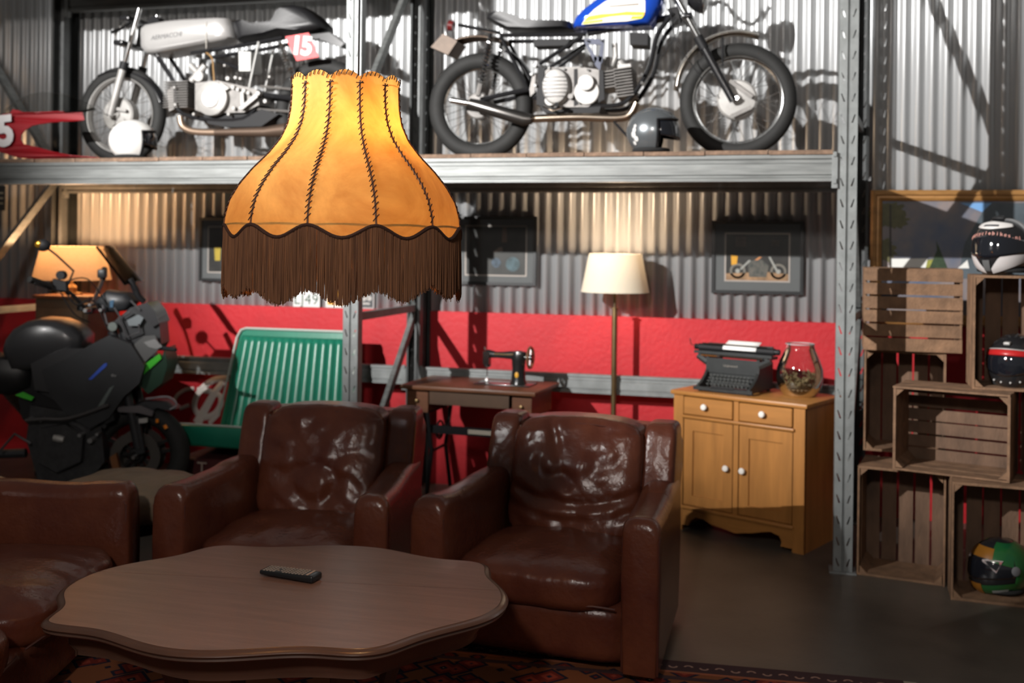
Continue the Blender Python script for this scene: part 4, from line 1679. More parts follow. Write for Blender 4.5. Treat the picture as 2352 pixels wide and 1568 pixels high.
# ================================================================== green bench on the lettered chest
gb = thing('green_bench_seat', 'green ribbed vinyl car bench seat under the silver bike', 'bench seat', (-3.225, 6.10, 0.360))
m = MB()
W_ = 0.96
def gfn(u, v):
    x = -W_ / 2 + W_ * u
    zz = 0.01 + 0.66 * v
    y = 0.16 + 0.17 * v
    edge = min(1, min(u, 1 - u) / 0.05, max(0, (1 - v)) / 0.06 + 0.0)
    rib = abs(sin(pi * u * 16.5)) ** 0.6 * 0.018 * (1 if 0.05 < u < 0.95 and v < 0.93 else 0)
    bul = 0.05 * sin(pi * min(1, max(0, u))) ** 0.4 + rib
    return (x * (0.90 + 0.10 * (1 - v)), y - bul * edge, zz - (0.05 * (1 - edge) if v > 0.9 else 0))
m.grid(gfn, 132, 24)
ob = m.build('backrest_ribs', GREEN, gb, 60)
m = MB()
rings = []
for v in (0, 0.5, 1.0):
    y = 0.16 + 0.17 * v
    zz = 0.01 + 0.66 * v
    k_ = 0.90 + 0.10 * (1 - v)
    rings.append([(-W_ / 2 * k_, y, zz), (W_ / 2 * k_, y, zz), (W_ / 2 * k_, y + 0.05, zz), (-W_ / 2 * k_, y + 0.05, zz)])
m.loft(rings)
m.build('backrest_shell', GREEN, gb, 30)
m = MB()
pts = [(-W_ / 2 * 0.99, 0.14, 0.10), (-W_ / 2 * 0.91, 0.295, 0.61), (-W_ / 2 * 0.87, 0.315, 0.66), (-W_ / 2 * 0.80, 0.32, 0.675), (W_ / 2 * 0.80, 0.32, 0.675), (W_ / 2 * 0.87, 0.315, 0.66), (W_ / 2 * 0.91, 0.295, 0.61), (W_ / 2 * 0.99, 0.14, 0.10)]
m.tube(pts, 0.008, 6)
m.build('backrest_piping', GREENP, gb)
m = MB()
def sfn2(p):
    p.z += -0.17 * (p.y + 0.25)
    return p
m.rbox((0, -0.06, 0.05), (W_ + 0.02, 0.50, 0.135), 0.02, 3, 0, sfn2)
m.build('seat_cushion', GREEN, gb, 60)
m = MB()
m.tube([(-W_ / 2, -0.313, 0.122), (W_ / 2, -0.313, 0.122)], 0.006, 6)
m.build('seat_piping', GREENP, gb)
ch = thing('lettered_chest', 'dark red wooden chest lettered T C B under the green bench seat', 'chest', (-3.25, 6.08, 0))
DRED = mat('dark_red_paint', (0.060, 0.012, 0.012), 0.6, var=0.3, scale=8)
m = MB()
m.rbox((0, 0, 0.1275), (1.02, 0.46, 0.255), 0.008, 1)
m.build('body', DRED, ch)
LET = mat('faded_lettering', (0.34, 0.27, 0.22), 0.7)
for c_, px_ in (('T', 464), ('C', 506), ('B', 564)):
    q = at(px_, 1064, 5.85)
    link_mesh('letter', text_mesh(c_, 0.115, 0.001, LET, 0.0), ch, (q.x + 3.25, -0.2315, 0.190), (pi / 2, 0, 0))
m = MB()
m.b2((0.10, -0.234, 0.19), (0.16, -0.229, 0.215))
m.build('red_tab', REDPLATE, ch, 0)

# ================================================================== landscape painting
pn = thing('landscape_painting', 'large gilt framed landscape painting of trees and stormy mountains behind the crates', 'painting', (1.12, 6.715, 1.58))
pw, ph = 1.345, 0.81
x0, x1, z0, z1 = -pw / 2, pw / 2, -ph / 2, ph / 2
prof = [(0.0, 0.0), (0.0, -0.03), (0.012, -0.042), (0.028, -0.040), (0.036, -0.028), (0.046, -0.030), (0.058, -0.026), (0.066, -0.018), (0.066, 0.0)]
m = MB()
m.loft([[(x0 + d, y, z0 + d), (x1 - d, y, z0 + d), (x1 - d, y, z1 - d), (x0 + d, y, z1 - d)] for d, y in prof], caps=False)
m.build('frame', GILT, pn, 20)
ix0, ix1, iz0, iz1 = x0 + 0.064, x1 - 0.064, z0 + 0.064, z1 - 0.064
def skymat():
    mm = bpy.data.materials.new('painted_storm_sky')
    mm.use_nodes = True
    nt = mm.node_tree
    b = nt.nodes['Principled BSDF']
    b.inputs['Roughness'].default_value = 0.45
    tc = nt.nodes.new('ShaderNodeTexCoord')
    n = nt.nodes.new('ShaderNodeTexNoise')
    n.inputs['Scale'].default_value = 4.0
    n.inputs['Detail'].default_value = 5
    nt.links.new(tc.outputs['Object'], n.inputs['Vector'])
    r = nt.nodes.new('ShaderNodeValToRGB')
    cs = [(0.35, (0.075, 0.105, 0.17)), (0.5, (0.14, 0.14, 0.165)), (0.62, (0.22, 0.18, 0.17))]
    r.color_ramp.elements.new(0.5)
    for e, (p, c) in zip(r.color_ramp.elements, cs):
        e.position = p
        e.color = (*c, 1)
    nt.links.new(n.outputs['Fac'], r.inputs['Fac'])
    nt.links.new(r.outputs[0], b.inputs['Base Color'])
    return mm
m = MB()
m.b2((ix0, -0.014, iz0), (ix1, -0.006, iz1))
cv = m.build('canvas', skymat(), pn, 0)
def PT(px_, py_):
    q = at(px_, py_, 6.70)
    return (q.x - 1.12, q.z - 1.58)
m = MB()
flat(m, [PT(*p) for p in ((2205, 466), (2278, 466), (2256, 487))], -0.0142)
m.build('painted_blue_sky', mat('paint_skyblue', (0.16, 0.34, 0.62), 0.5), cv, 0)
m = MB()
flat(m, [PT(*p) for p in ((2278, 466), (2400, 466), (2400, 640), (2200, 640), (2215, 560), (2256, 487))], -0.0141)
m.build('painted_mountain', mat('paint_mountain', (0.075, 0.095, 0.11), 0.5, var=0.3, scale=7), cv, 0)
m = MB()
flat(m, [PT(*p) for p in ((2048, 594), (2130, 593), (2130, 616), (2040, 616))], -0.0143)
m.build('painted_white_field', mat('paint_white', (0.70, 0.70, 0.66), 0.5), cv, 0)
m = MB()
flat(m, [PT(*p) for p in ((2200, 616), (2222, 597), (2226, 616))], -0.0143)
m.build('painted_white_field', mat('paint_white', (0.70, 0.70, 0.66), 0.5), cv, 0)
m = MB()
flat(m, [PT(*p) for p in ((2126, 616), (2130, 597), (2150, 594), (2160, 616))], -0.0145)
m.build('painted_bush', mat('paint_yellowgreen', (0.26, 0.26, 0.05), 0.5, var=0.4, scale=30), cv, 0)
rnd = random.Random(9)
def foliage(cx, cy, rx, ry, n):
    pts = []
    for i in range(n):
        a = 2 * pi * i / n
        k_ = 1 + rnd.uniform(-0.22, 0.16)
        pts.append(PT(cx + rx * k_ * cos(a), cy + ry * k_ * sin(a)))
    return pts[::-1]
TREE = mat('paint_tree', (0.07, 0.075, 0.03), 0.5, var=0.5, scale=30, col2=(0.13, 0.12, 0.05))
for i_, (cx, cy, rx, ry) in enumerate(((2038, 492, 45, 30), (2024, 575, 36, 28), (2055, 505, 32, 20), (2018, 500, 10, 34))):
    m = MB()
    pts = foliage(cx, cy, rx, ry, 40)
    cc = PT(cx, cy)
    y_ = -0.0153 - 0.0004 * i_
    m.add([(cc[0], y_, cc[1])] + [(x, y_, z) for x, z in pts], [(0, k_ + 1, (k_ + 1) % 40 + 1) for k_ in range(40)])
    m.build('painted_foliage', TREE, cv, 0)
m = MB()
flat(m, [PT(*p) for p in ((2134, 616), (2152, 575), (2150, 552), (2158, 570), (2176, 616))], -0.0160)
m.build('painted_pine', mat('paint_pine', (0.028, 0.05, 0.024), 0.5, var=0.4, scale=40), cv, 0)
m = MB()
for px_, w in ((2025, 2.0), (2045, 2.2)):
    flat(m, [PT(px_ - w, 616), PT(px_ + w, 616), PT(px_ + w * 0.8, 470), PT(px_ - w * 0.8, 470)], -0.0170)
m.build('painted_trunk', mat('paint_trunk', (0.03, 0.025, 0.018), 0.5), cv, 0)

# ================================================================== fruit crates
def crate(label, loc, rz, W_, D_, H_, long_axis, open_front=True, seed=0):
    """slatted fruit crate; loc = middle of the bottom of its front face; long_axis 'z' stands on its end, 'x' lies on its side"""
    t = thing('wooden_crate', label, 'crate', loc, rz, 'stacked fruit crates')
    rnd_ = random.Random(seed + 40)
    th = 0.009
    hx = W_ / 2
    yb, yf = (D_ - th, 0.0) if open_front else (0.0, D_)

    def slat(lo, hi, m_=CRATE):
        mm = MB()
        j = [rnd_.uniform(-0.0015, 0.0015) for _ in range(3)]
        lo = [a + b for a, b in zip(lo, j)]
        hi = [a + b for a, b in zip(hi, j)]
        mm.b2(lo, hi)
        mm.build('slat', m_, t, 0)

    # bottom of the crate (the face opposite its opening)
    n = 6 if long_axis == 'x' else 5
    span = H_ if long_axis == 'x' else W_
    w = span / n
    yo = (yb, yb + th) if open_front else (0.0, th)
    for k in range(n):
        g = rnd_.uniform(0.008, 0.013)
        if long_axis == 'x':
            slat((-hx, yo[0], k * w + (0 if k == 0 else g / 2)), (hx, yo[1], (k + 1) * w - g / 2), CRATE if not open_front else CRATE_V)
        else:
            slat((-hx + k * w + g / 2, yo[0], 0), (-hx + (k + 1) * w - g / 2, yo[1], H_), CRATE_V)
    # long sides: three boards each
    nb = 3
    d0, d1 = (0.0, D_ - th) if open_front else (th, D_)
    bw = (d1 - d0) / nb
    for k in range(nb):
        a, b = d0 + k * bw + (0.004 if k else 0), d0 + (k + 1) * bw - 0.004
        if long_axis == 'x':
            slat((-hx, a, 0), (hx, b, th))
            slat((-hx, a, H_ - th), (hx, b, H_))
        else:
            slat((-hx, a, 0), (-hx + th, b, H_))
            slat((hx - th, a, 0), (hx, b, H_))
    # ends: two boards
    for k in range(2):
        bw2 = (d1 - d0) / 2
        a, b = d0 + k * bw2 + (0.003 if k else 0), d0 + (k + 1) * bw2 - 0.003
        if long_axis == 'x':
            slat((-hx, a, th), (-hx + 0.012, b, H_ - th))
            slat((hx - 0.012, a, th), (hx, b, H_ - th))
        else:
            slat((-hx + th, a, 0), (hx - th, b, 0.012))
            slat((-hx + th, a, H_ - 0.012), (hx - th, b, H_))
    # triangular corner posts
    c = 0.036
    e0, e1 = (0.012, 0.012)
    for sx in (-1, 1):
        for sz in (0, 1):
            x_ = sx * (hx - 0.012)
            z_ = 0.0125 if sz == 0 else H_ - 0.0125
            dx, dz = -sx * c, (c if sz == 0 else -c)
            poly = [(x_, z_), (x_ + dx, z_), (x_, z_ + dz)]
            mm = MB()
            mm.prism(poly, lambda x, z: (x, d0 + 0.003, z), lambda x, z: (x, d1 - 0.003, z))
            mm.build('corner_post', CRATE, t, 0)
    return t


RB_ = radians
CLx, CLy = 0.505, 5.492
crate('weathered crate standing on its end on the floor beside the rack post', (0.522, 5.455, 0), RB_(-10), 0.405, 0.31, 0.545, 'z', True, 1)
crate('weathered crate standing on the floor with the green helmet inside', (0.925, 5.215, 0), RB_(-4), 0.405, 0.31, 0.550, 'z', True, 2)
crate('crate lying on its side with open slatted back on top of the two floor crates', (0.725, 5.335, 0.553), RB_(-17), 0.52, 0.32, 0.405, 'x', True, 3)
crate('dark crate standing behind the sideways crate, under the slatted crate', (0.575, 5.885, 0.548), RB_(-6), 0.405, 0.30, 0.540, 'z', True, 4)
crate('crate with horizontal tan slats facing out beneath the painting', (0.605, 5.845, 1.092), RB_(-2), 0.485, 0.30, 0.435, 'x', False, 5)
crate('topmost open crate holding the red trimmed helmet', (1.035, 5.395, 0.962), RB_(-3), 0.405, 0.31, 0.545, 'z', True, 6)
crate('crate standing beside the sideways crate above the green helmet', (1.275, 5.29, 0.553), RB_(-4), 0.42, 0.31, 0.405, 'x', True, 7)
crate('weathered crate standing on the floor right of the green helmet crate', (1.345, 5.20, 0), RB_(-3), 0.405, 0.31, 0.550, 'z', True, 8)

# ================================================================== helmets
def hpt(az, el, off=0.0, s=1.0):
    d = Vector((cos(el) * cos(az), cos(el) * sin(az), sin(el)))
    rx = 0.150 if d.x > 0 else 0.146
    rz_ = 0.132 if d.z > 0 else 0.135
    r = 1 / sqrt((d.x / rx) ** 2 + (d.y / 0.122) ** 2 + (d.z / rz_) ** 2)
    if d.x > 0 and el < 0:
        r *= 1 + 0.13 * (d.x / max(1e-4, cos(el))) ** 2 * min(1, -el / 0.6) * (cos(el) ** 0.3)
    return (d * (r + off) * s) + Vector((0, 0, 0.118))


def hpatch(m, az0, az1, lo, hi, off, nu=24, nv=8):
    lo_ = lo if callable(lo) else (lambda a: lo)
    hi_ = hi if callable(hi) else (lambda a: hi)
    def fn(u, v):
        a = az0 + (az1 - az0) * u
        return hpt(a, lo_(a) + (hi_(a) - lo_(a)) * v, off)
    return m.grid(fn, nu, nv)


def hshell(m, off=0.0, el_min=-0.86, skip=None, nu=56, nv=28):
    base = len(m.v)
    vs_ = []
    for j in range(nv + 1):
        el = el_min + (pi / 2 - el_min) * j / nv
        for i in range(nu):
            vs_.append(hpt(-pi + 2 * pi * i / nu, min(el, pi / 2 - 1e-3), off))
    fs = []
    for j in range(nv):
        for i in range(nu):
            az = -pi + 2 * pi * (i + 0.5) / nu
            el = el_min + (pi / 2 - el_min) * (j + 0.5) / nv
            if skip and skip(az, el):
                continue
            fs.append((j * nu + i, j * nu + (i + 1) % nu, (j + 1) * nu + (i + 1) % nu, (j + 1) * nu + i))
    return m.add(vs_, fs)


VIS = mat('dark_visor', (0.006, 0.007, 0.010), 0.06, spec=0.9, coat=1.0)
HPAD = mat('helmet_lining', (0.012, 0.012, 0.012), 0.9)


def full_face(label, loc, rz, shell_m, deco, tilt=0.0):
    t = thing('motorcycle_helmet', label, 'helmet', loc, rz, 'motorcycle helmets')
    t.rotation_euler = Euler((0, tilt, rz), 'XYZ')
    m = MB()
    hshell(m)
    solid(m.build('shell', shell_m, t, 80), 0.006, -1)
    m = MB()
    hpatch(m, -1.38, 1.38, lambda a: -0.30 + 0.14 * abs(a) / 1.38, lambda a: 0.36 - 0.16 * (abs(a) / 1.38) ** 2, 0.004, 30, 8)
    v = m.build('visor', VIS, t, 80)
    solid(v, 0.003, -1)
    for sg_ in (-1, 1):
        m = MB()
        m.lathe([(0.022, 0.0), (0.022, 0.004), (0.015, 0.008), (0, 0.008)], 16, hpt(sg_ * 1.42, 0.08, 0.001), hpt(sg_ * 1.42, 0.08) - Vector((0, 0, 0.118)))
        m.build('visor_pivot', mat('pivot_grey', (0.12, 0.12, 0.125), 0.4), t)
    m = MB()
    m.torus((0.005, 0, 0.020), 0.098, 0.010, (0, 0, 1), 30, 8)
    m.build('neck_roll', HPAD, t)
    deco(t)
    return t


def deco_black_white(t):
    m = MB()
    for a0, a1 in ((0.12, 1.75), (-1.75, -0.12)):
        hpatch(m, a0, a1, lambda a: -0.80 + 0.42 * min(1, (abs(a) / 1.75)), lambda a: -0.62 + 0.38 * min(1, ((abs(a) - 0.1) / 0.28)) + 0.02 * abs(a), 0.003, 16, 6)
    m.build('chin_graphic', mat('helmet_white', (0.50, 0.47, 0.46), 0.3), t, 80)
    m = MB()
    hpatch(m, -0.85, 0.85, lambda a: 0.56 + 0.20 * abs(a) ** 1.5, lambda a: 0.92 - 0.10 * abs(a), 0.004, 20, 6)
    solid(m.build('brow_vent', mat('helmet_white2', (0.56, 0.54, 0.52), 0.3), t, 80), 0.004, 1)
    m = MB()
    hpatch(m, -0.30, 0.30, 0.66, 0.74, 0.0085, 12, 2)
    m.build('brow_emblem', mat('emblem_dark', (0.06, 0.06, 0.065), 0.4), t, 80)
    m = MB()
    hpatch(m, -0.5, 0.5, 1.12, 1.40, 0.012, 12, 5)
    solid(m.build('top_vent', MATTBLACK, t, 80), 0.012, -1)
    m = MB()
    hpatch(m, -0.10, 0.10, -0.66, -0.34, 0.006, 6, 6)
    m.build('chin_vent', mat('vent_grey', (0.09, 0.09, 0.09), 0.3), t, 80)
    s_ = 'motorcyclebikes.nl'
    for i, c_ in enumerate(s_):
        a = -0.98 + 1.96 * i / (len(s_) - 1)
        p = hpt(a, 0.42 - 0.12 * a * a, 0.005)
        nrm = (p - Vector((0, 0, 0.118))).normalized()
        x_ax = Vector((-sin(a), cos(a), 0))
        z_ax = nrm
        y_ax = z_ax.cross(x_ax).normalized()
        me = text_mesh(c_, 0.024, 0.0004, mat('pink_lettering', (0.62, 0.30, 0.25), 0.5))
        o = link_mesh('letter', me, t)
        o.matrix_local = Matrix((( x_ax.x, y_ax.x, z_ax.x, p.x), (x_ax.y, y_ax.y, z_ax.y, p.y), (x_ax.z, y_ax.z, z_ax.z, p.z), (0, 0, 0, 1)))


def deco_red(t):
    m = MB()
    hpatch(m, -1.45, 1.45, lambda a: 0.36 - 0.16 * (abs(a) / 1.38) ** 2, lambda a: 0.56 - 0.16 * (abs(a) / 1.38) ** 2, 0.006, 30, 3)
    solid(m.build('red_brow_trim', mat('helmet_red', (0.33, 0.012, 0.012), 0.3), t, 80), 0.003, -1)
    m = MB()
    hpatch(m, -1.45, 1.45, lambda a: 0.56 - 0.16 * (abs(a) / 1.38) ** 2, lambda a: 0.60 - 0.16 * (abs(a) / 1.38) ** 2, 0.0075, 30, 2)
    solid(m.build('silver_brow_edge', ALLOY, t, 80), 0.003, -1)
    m = MB()
    m.rbox(hpt(0.0, 0.80, 0.006), (0.03, 0.03, 0.014), 0.004, 2)
    m.build('top_vent', ALLOY, t)
    for a in (-0.45, -0.15, 0.15, 0.45):
        m = MB()
        m.ball(hpt(a, -0.50, 0.002), 0.0055, 8, 6)
        m.build('chin_stud', ALLOY, t)


def deco_green(t):
    GH = mat('helmet_green', (0.004, 0.065, 0.028), 0.25, coat=0.5, var=0.5, scale=9, col2=(0.02, 0.10, 0.018))
    OH = mat('helmet_orange', (0.20, 0.08, 0.01), 0.3, coat=0.4, var=0.2, scale=9)
    m = MB()
    hpatch(m, 0.55, 3.6, lambda a: 0.10 if a < 1.4 else -0.75, 1.15, 0.002, 30, 10)
    m.build('green_side_graphic', GH, t, 80)
    m = MB()
    hpatch(m, -3.6, -0.55, lambda a: 0.10 if a > -1.4 else -0.75, 1.15, 0.0022, 30, 10)
    m.build('green_side_graphic', GH, t, 80)
    m = MB()
    hpatch(m, -0.6, 0.6, 0.40, 0.80, 0.003, 14, 5)
    m.build('orange_brow', OH, t, 80)
    m = MB()
    hpatch(m, -1.5, 1.5, lambda a: -0.82 + 0.1 * abs(a), lambda a: -0.46 + 0.05 * abs(a), 0.003, 26, 5)
    m.build('green_chin_bar', GH, t, 80)
    m = MB()
    hpatch(m, -0.28, 0.28, -0.80, -0.40, 0.005, 10, 5)
    m.build('orange_chin_tip', OH, t, 80)
    m = MB()
    p0 = [hpt(a, e, 0.006) for a, e in ((0.30, 0.32), (0.95, 0.40), (0.75, 0.02))]
    q0 = [hpt(a, e, 0.006) for a, e in ((-0.30, 0.32), (-0.95, 0.40), (-0.75, 0.02))]
    for tri in (p0, q0):
        m = MB()
        m.add([p for p in tri], [(0, 1, 2)])
        r_ = m.build('red_triangle', mat('tri_red', (0.22, 0.03, 0.02), 0.4), t, 0)
        m = MB()
        m.tube(tri + [tri[0]], 0.004, 5)
        m.build('white_outline', mat('outline_pale', (0.40, 0.34, 0.33), 0.4), r_)
    for a in (0.9, -0.9):
        m = MB()
        hpatch(m, a - 0.3, a + 0.3, -0.72, -0.60, 0.006, 8, 2)
        m.build('chin_lettering', mat('letter_grey', (0.24, 0.25, 0.24), 0.5), t, 80)


h1 = full_face('black and white full face helmet standing on top of the crates', (0.985, 5.52, 1.5105), RB_(-128), mat('helmet_black', (0.012, 0.012, 0.013), 0.22, coat=0.6), deco_black_white)
h1.scale = (1.1, 1.1, 1.1)
full_face('black full face helmet with red brow trim inside the topmost crate', (1.05, 5.55, 0.975), RB_(-118), MATS['helmet_black'], deco_red, 0.12)
full_face('green and orange full face helmet inside the floor crate', (0.965, 5.40, 0.013), RB_(-150), MATS['helmet_black'], deco_green)


def open_face(label, loc, rz, shell_m, trim_m, vis, s=1.0):
    t = thing('motorcycle_helmet', label, 'helmet', loc, rz, 'motorcycle helmets')
    sk = lambda az, el: abs(az) < 1.30 and el < 0.46
    m = MB()
    hshell(m, 0.0, -0.90, sk, 64, 30)
    m.v = [(x - (0.0 if x < 0.1 else 0), y, z) for x, y, z in m.v]
    solid(m.build('shell', shell_m, t, 80), 0.012, -1)
    m = MB()
    a = 1.30
    edge = [hpt(a, -0.88 + 1.34 * i / 10, 0.0) for i in range(11)] + [hpt(a - 2 * a * i / 20, 0.46, 0.0) for i in range(1, 20)] + [hpt(-a, 0.46 - 1.34 * i / 10, 0.0) for i in range(11)]
    m.tube(edge, 0.0065, 6)
    m.build('edge_trim', trim_m, t)
    m = MB()
    hshell(m, -0.016, -0.80, lambda az, el: abs(az) < 1.15 and el < 0.40, 40, 18)
    m.build('lining', HPAD, t, 80)
    if vis:
        m = MB()
        hpatch(m, -1.22, 1.22, lambda q: -0.34 + 0.1 * abs(q), 0.44, -0.006, 26, 8)
        solid(m.build('visor', VIS, t, 80), 0.003, -1)
    m = MB()
    m.torus((-0.01, 0, 0.016), 0.090, 0.012, (0, 0, 1), 30, 8)
    m.build('neck_roll', HPAD, t)
    return t


DK = 2.1285
hg = open_face('metallic grey open face helmet on the shelf beside the blue motorcycle wheel', (at(1500, 330, 5.66).x, 5.66, DK), RB_(3), GREYMET, BLACK, True)
m = MB()
for a, e, r in ((2.45, 0.0, 0.014), (2.5, -0.18, 0.018), (2.4, -0.36, 0.016), (2.55, -0.52, 0.012), (2.42, 0.16, 0.010)):
    p = hpt(-a + 0.10, e, 0.0015)
    m.lathe([(r, 0.0), (r * 0.9, 0.001), (0, 0.001)], 12, p, p - Vector((0, 0, 0.118)))
o = m.build('white_lettering_marks', WHITE, hg)
o['kind'] = 'stuff'
open_face('plain white open face helmet on the shelf by the silver racing motorcycle', (at(306, 350, 5.70).x, 5.70, DK), RB_(46), WHITE, MATTBLACK, True)

# ================================================================== motorcycles
class Bike:
    """a motorcycle parallel to the wall; points are given in its side elevation and an offset across it"""
    def __init__(s, root, y0, yaw=0.0):
        s.t, s.y0, s.o, s.yaw = root, y0, Vector(root.location), yaw
        root.rotation_euler = (0, 0, yaw)

    def S(s, px, py, dy=0.0):
        # where the sight line meets the bike's own upright plane, moved sideways by dy
        e = at(px, py, s.y0) - Vector((0, 0, CAM_H))
        n = Vector((-sin(s.yaw), cos(s.yaw), 0))
        k = (n.dot(Vector((s.o.x, s.o.y, 0))) + dy) / n.dot(e)
        q = e * k + Vector((0, 0, CAM_H)) - s.o
        return Matrix.Rotation(-s.yaw, 3, 'Z') @ q

    def M(s, px, py, dy):
        """the near side's point, mirrored across when dy > 0"""
        q = s.S(px, py, -abs(dy))
        q.y = dy
        return q

    def tube(s, name, m_, pts, r, dy=0.0, n=8, smooth=False, par=None):
        P = [s.S(p[0], p[1], p[2]) if len(p) > 2 else s.M(p[0], p[1], dy) for p in pts]
        if smooth:
            P = bez(P, 5)
        m = MB()
        if isinstance(r, (list, tuple)) and smooth:
            rr = []
            for i in range(len(pts) - 1):
                rr += [r[i] + (r[i + 1] - r[i]) * k / 5 for k in range(5)]
            r = rr + [r[-1]]
        m.tube(P, r, n)
        return m.build(name, m_, par or s.t)

    def slab(s, name, m_, poly, dy0, dy1, par=None, angle=30):
        m = MB()
        nr = -max(abs(dy0), abs(dy1))
        def pt(a, b, dy):
            q = s.S(a, b, nr)
            q.y = dy
            return q
        m.prism(poly, lambda a, b: pt(a, b, dy0), lambda a, b: pt(a, b, dy1))
        return m.build(name, m_, par or s.t, angle)

    def puff(s, name, m_, poly, hw, k=0.55, levels=6, par=None, flare=None):
        """solid with the given side outline, rounded across its width 2*hw"""
        N = len(poly)
        P = [s.S(a, b, 0) for a, b in poly]
        c = sum(P, Vector()) / N
        m = MB()
        rings = []
        for i in range(levels * 2 + 1):
            q = -1 + i / levels
            sc = (1 - abs(q) ** 3.2) ** 0.5
            sc = k + (1 - k) * sc if abs(q) < 1 else k * 0.97
            rings.append([c + (p - c) * sc + Vector((0, q * hw, 0)) for p in P])
        m.loft(rings)
        return m.build(name, m_, par or s.t, 50)

    def disc(s, name, m_, px, py, r, dy0, dy1, n=24, par=None, prof=None):
        c = s.S(px, py, -abs(min(dy0, dy1)))
        m = MB()
        p = prof or [(r * 0.94, 0), (r, 0.004), (r, 1 - 0.004), (r * 0.9, 1)]
        L_ = dy1 - dy0
        m.lathe([(a if prof is None else a * r, dy0 + b * L_ if prof else (dy0 + (b if b < 0.5 else L_ - (1 - b)))) for a, b in p], n, Vector((c.x, 0, c.z)), (0, 1, 0))
        return m.build(name, m_, par or s.t)


def wheel(t, c, R, tyre_w, rim_m, name='wheel', spokes=True, drum=0.085, drum_m=None, front=True, disc_brake=False):
    c = Vector(c)
    m = MB()
    tw_ = tyre_w
    m.torus(c, R - tw_, tw_, (0, 1, 0), 56, 12, 1.0)
    w = m.build('tyre', RUBBER, t, 60)
    m = MB()
    r1 = R - tw_ * 1.72
    m.lathe([(r1, -0.032), (r1 + 0.012, -0.036), (r1 + 0.014, -0.028), (r1 - 0.006, -0.012), (r1 - 0.008, 0.012), (r1 + 0.014, 0.028), (r1 + 0.012, 0.036), (r1, 0.032), (r1 - 0.014, 0.012), (r1 - 0.014, -0.012), (r1, -0.032)], 56, c, (0, 1, 0), cap=False)
    m.build('rim', rim_m, w, 40)
    m = MB()
    if spokes:
        for k in range(32):
            a = 2 * pi * k / 32
            sd_ = 1 if k % 2 else -1
            b_ = a + (0.42 if (k // 2) % 2 else -0.42)
            p0 = c + Vector((cos(b_) * drum * 0.75, sd_ * 0.035, sin(b_) * drum * 0.75))
            p1 = c + Vector((cos(a) * (r1 - 0.008), sd_ * 0.008, sin(a) * (r1 - 0.008)))
            m.tube([p0, p1], 0.0016, 4)
        sp = m.build('spokes', CHROME, w)
        sp['kind'] = 'stuff'
    else:
        for k in range(5):
            a = 2 * pi * k / 5 + 0.3
            for da in (-0.16, 0.16):
                m.bar(c + Vector((cos(a + da * 2) * 0.05, 0, sin(a + da * 2) * 0.05)), c + Vector((cos(a + da) * (r1 - 0.006), 0, sin(a + da) * (r1 - 0.006))), 0.03, 0.022)
        m.build('cast_spokes', rim_m, w)
    m = MB()
    m.lathe([(0.02, -0.075), (0.03, -0.06), (drum * 0.9, -0.055), (drum, -0.045), (drum, 0.02), (drum * 0.6, 0.03), (0.03, 0.06), (0.02, 0.075)], 32, c, (0, 1, 0))
    m.build('hub', drum_m or ALLOY, w)
    if disc_brake:
        for sd_ in (-1, 1):
            m = MB()
            m.lathe([(0.09, sd_ * 0.07 - 0.0025), (0.15, sd_ * 0.07 - 0.0025), (0.15, sd_ * 0.07 + 0.0025), (0.09, sd_ * 0.07 + 0.0025), (0.09, sd_ * 0.07 - 0.0025)], 40, c, (0, 1, 0), cap=False)
            m.build('brake_disc', mat('brake_disc_steel', (0.14, 0.13, 0.12), 0.35, 0.9), w)
    m = MB()
    m.cyl(c + Vector((0, -0.11, 0)), c + Vector((0, 0.11, 0)), 0.011, n=10)
    m.build('axle', CHROME, w)
    return w


def arc_px(cx, cy, r, a0, a1, n=14):
    return [(cx + r * cos(radians(a0 + (a1 - a0) * i / n)), cy - r * sin(radians(a0 + (a1 - a0) * i / n))) for i in range(n + 1)]


def fender(b, name, m_, cx, cy, r, a0, a1, hw, thick=0.003):
    P = [b.S(*p) for p in arc_px(cx, cy, r, a0, a1, 18)]
    m = MB()
    C_ = b.S(cx, cy)
    def fn(u, v):
        i = u * (len(P) - 1)
        k = min(int(i), len(P) - 2)
        p = P[k] + (P[k + 1] - P[k]) * (i - k)
        q = -1 + 2 * v
        d = (C_ - p).normalized()
        return p + Vector((0, q * hw, 0)) + d * (0.022 * q * q)
    m.grid(fn, 30, 8)
    return solid(m.build(name, m_, b.t, 80), thick)


def spring(b, name, p0, p1, r, turns, wire, m_, dy):
    a_, c_ = b.M(*p0, dy), b.M(*p1, dy)
    e1, e2, d = frame_of(c_ - a_)
    m = MB()
    n = turns * 10
    pts = []
    for i in range(n + 1):
        t_ = i / n
        q = 2 * pi * turns * t_
        pts.append(a_ + (c_ - a_) * t_ + (e1 * cos(q) + e2 * sin(q)) * r)
    m.tube(pts, wire, 5)
    return m.build(name, m_, b.t)


# ------------------------------------------------------------------ blue street bike
Y0 = 6.02
rt_ = at(1400, 348, Y0)
blue = thing('blue_motorcycle', 'vintage motorcycle with blue white and yellow tank on the upper shelf', 'motorcycle', (rt_.x, Y0, DK))
b = Bike(blue, Y0)
R_ = 0.325
cr = b.S(1104, 233)
cf = b.S(1694, 217)
cr.z = cf.z = R_ + 0.001
wheel(blue, cr, R_, 0.052, CHROME, drum=0.080, drum_m=CASTALLOY)
wheel(blue, cf, R_, 0.046, CHROME, drum=0.112, drum_m=ALLOY)
m = MB()
m.bar(cf + Vector((-0.04, -0.085, 0.10)), cf + Vector((0.085, -0.085, 0.005)), 0.012, 0.022)
m.bar(cf + Vector((0.08, -0.085, -0.05)), cf + Vector((-0.03, -0.085, -0.10)), 0.012, 0.022)
m.build('brake_arm', CASTALLOY, blue)
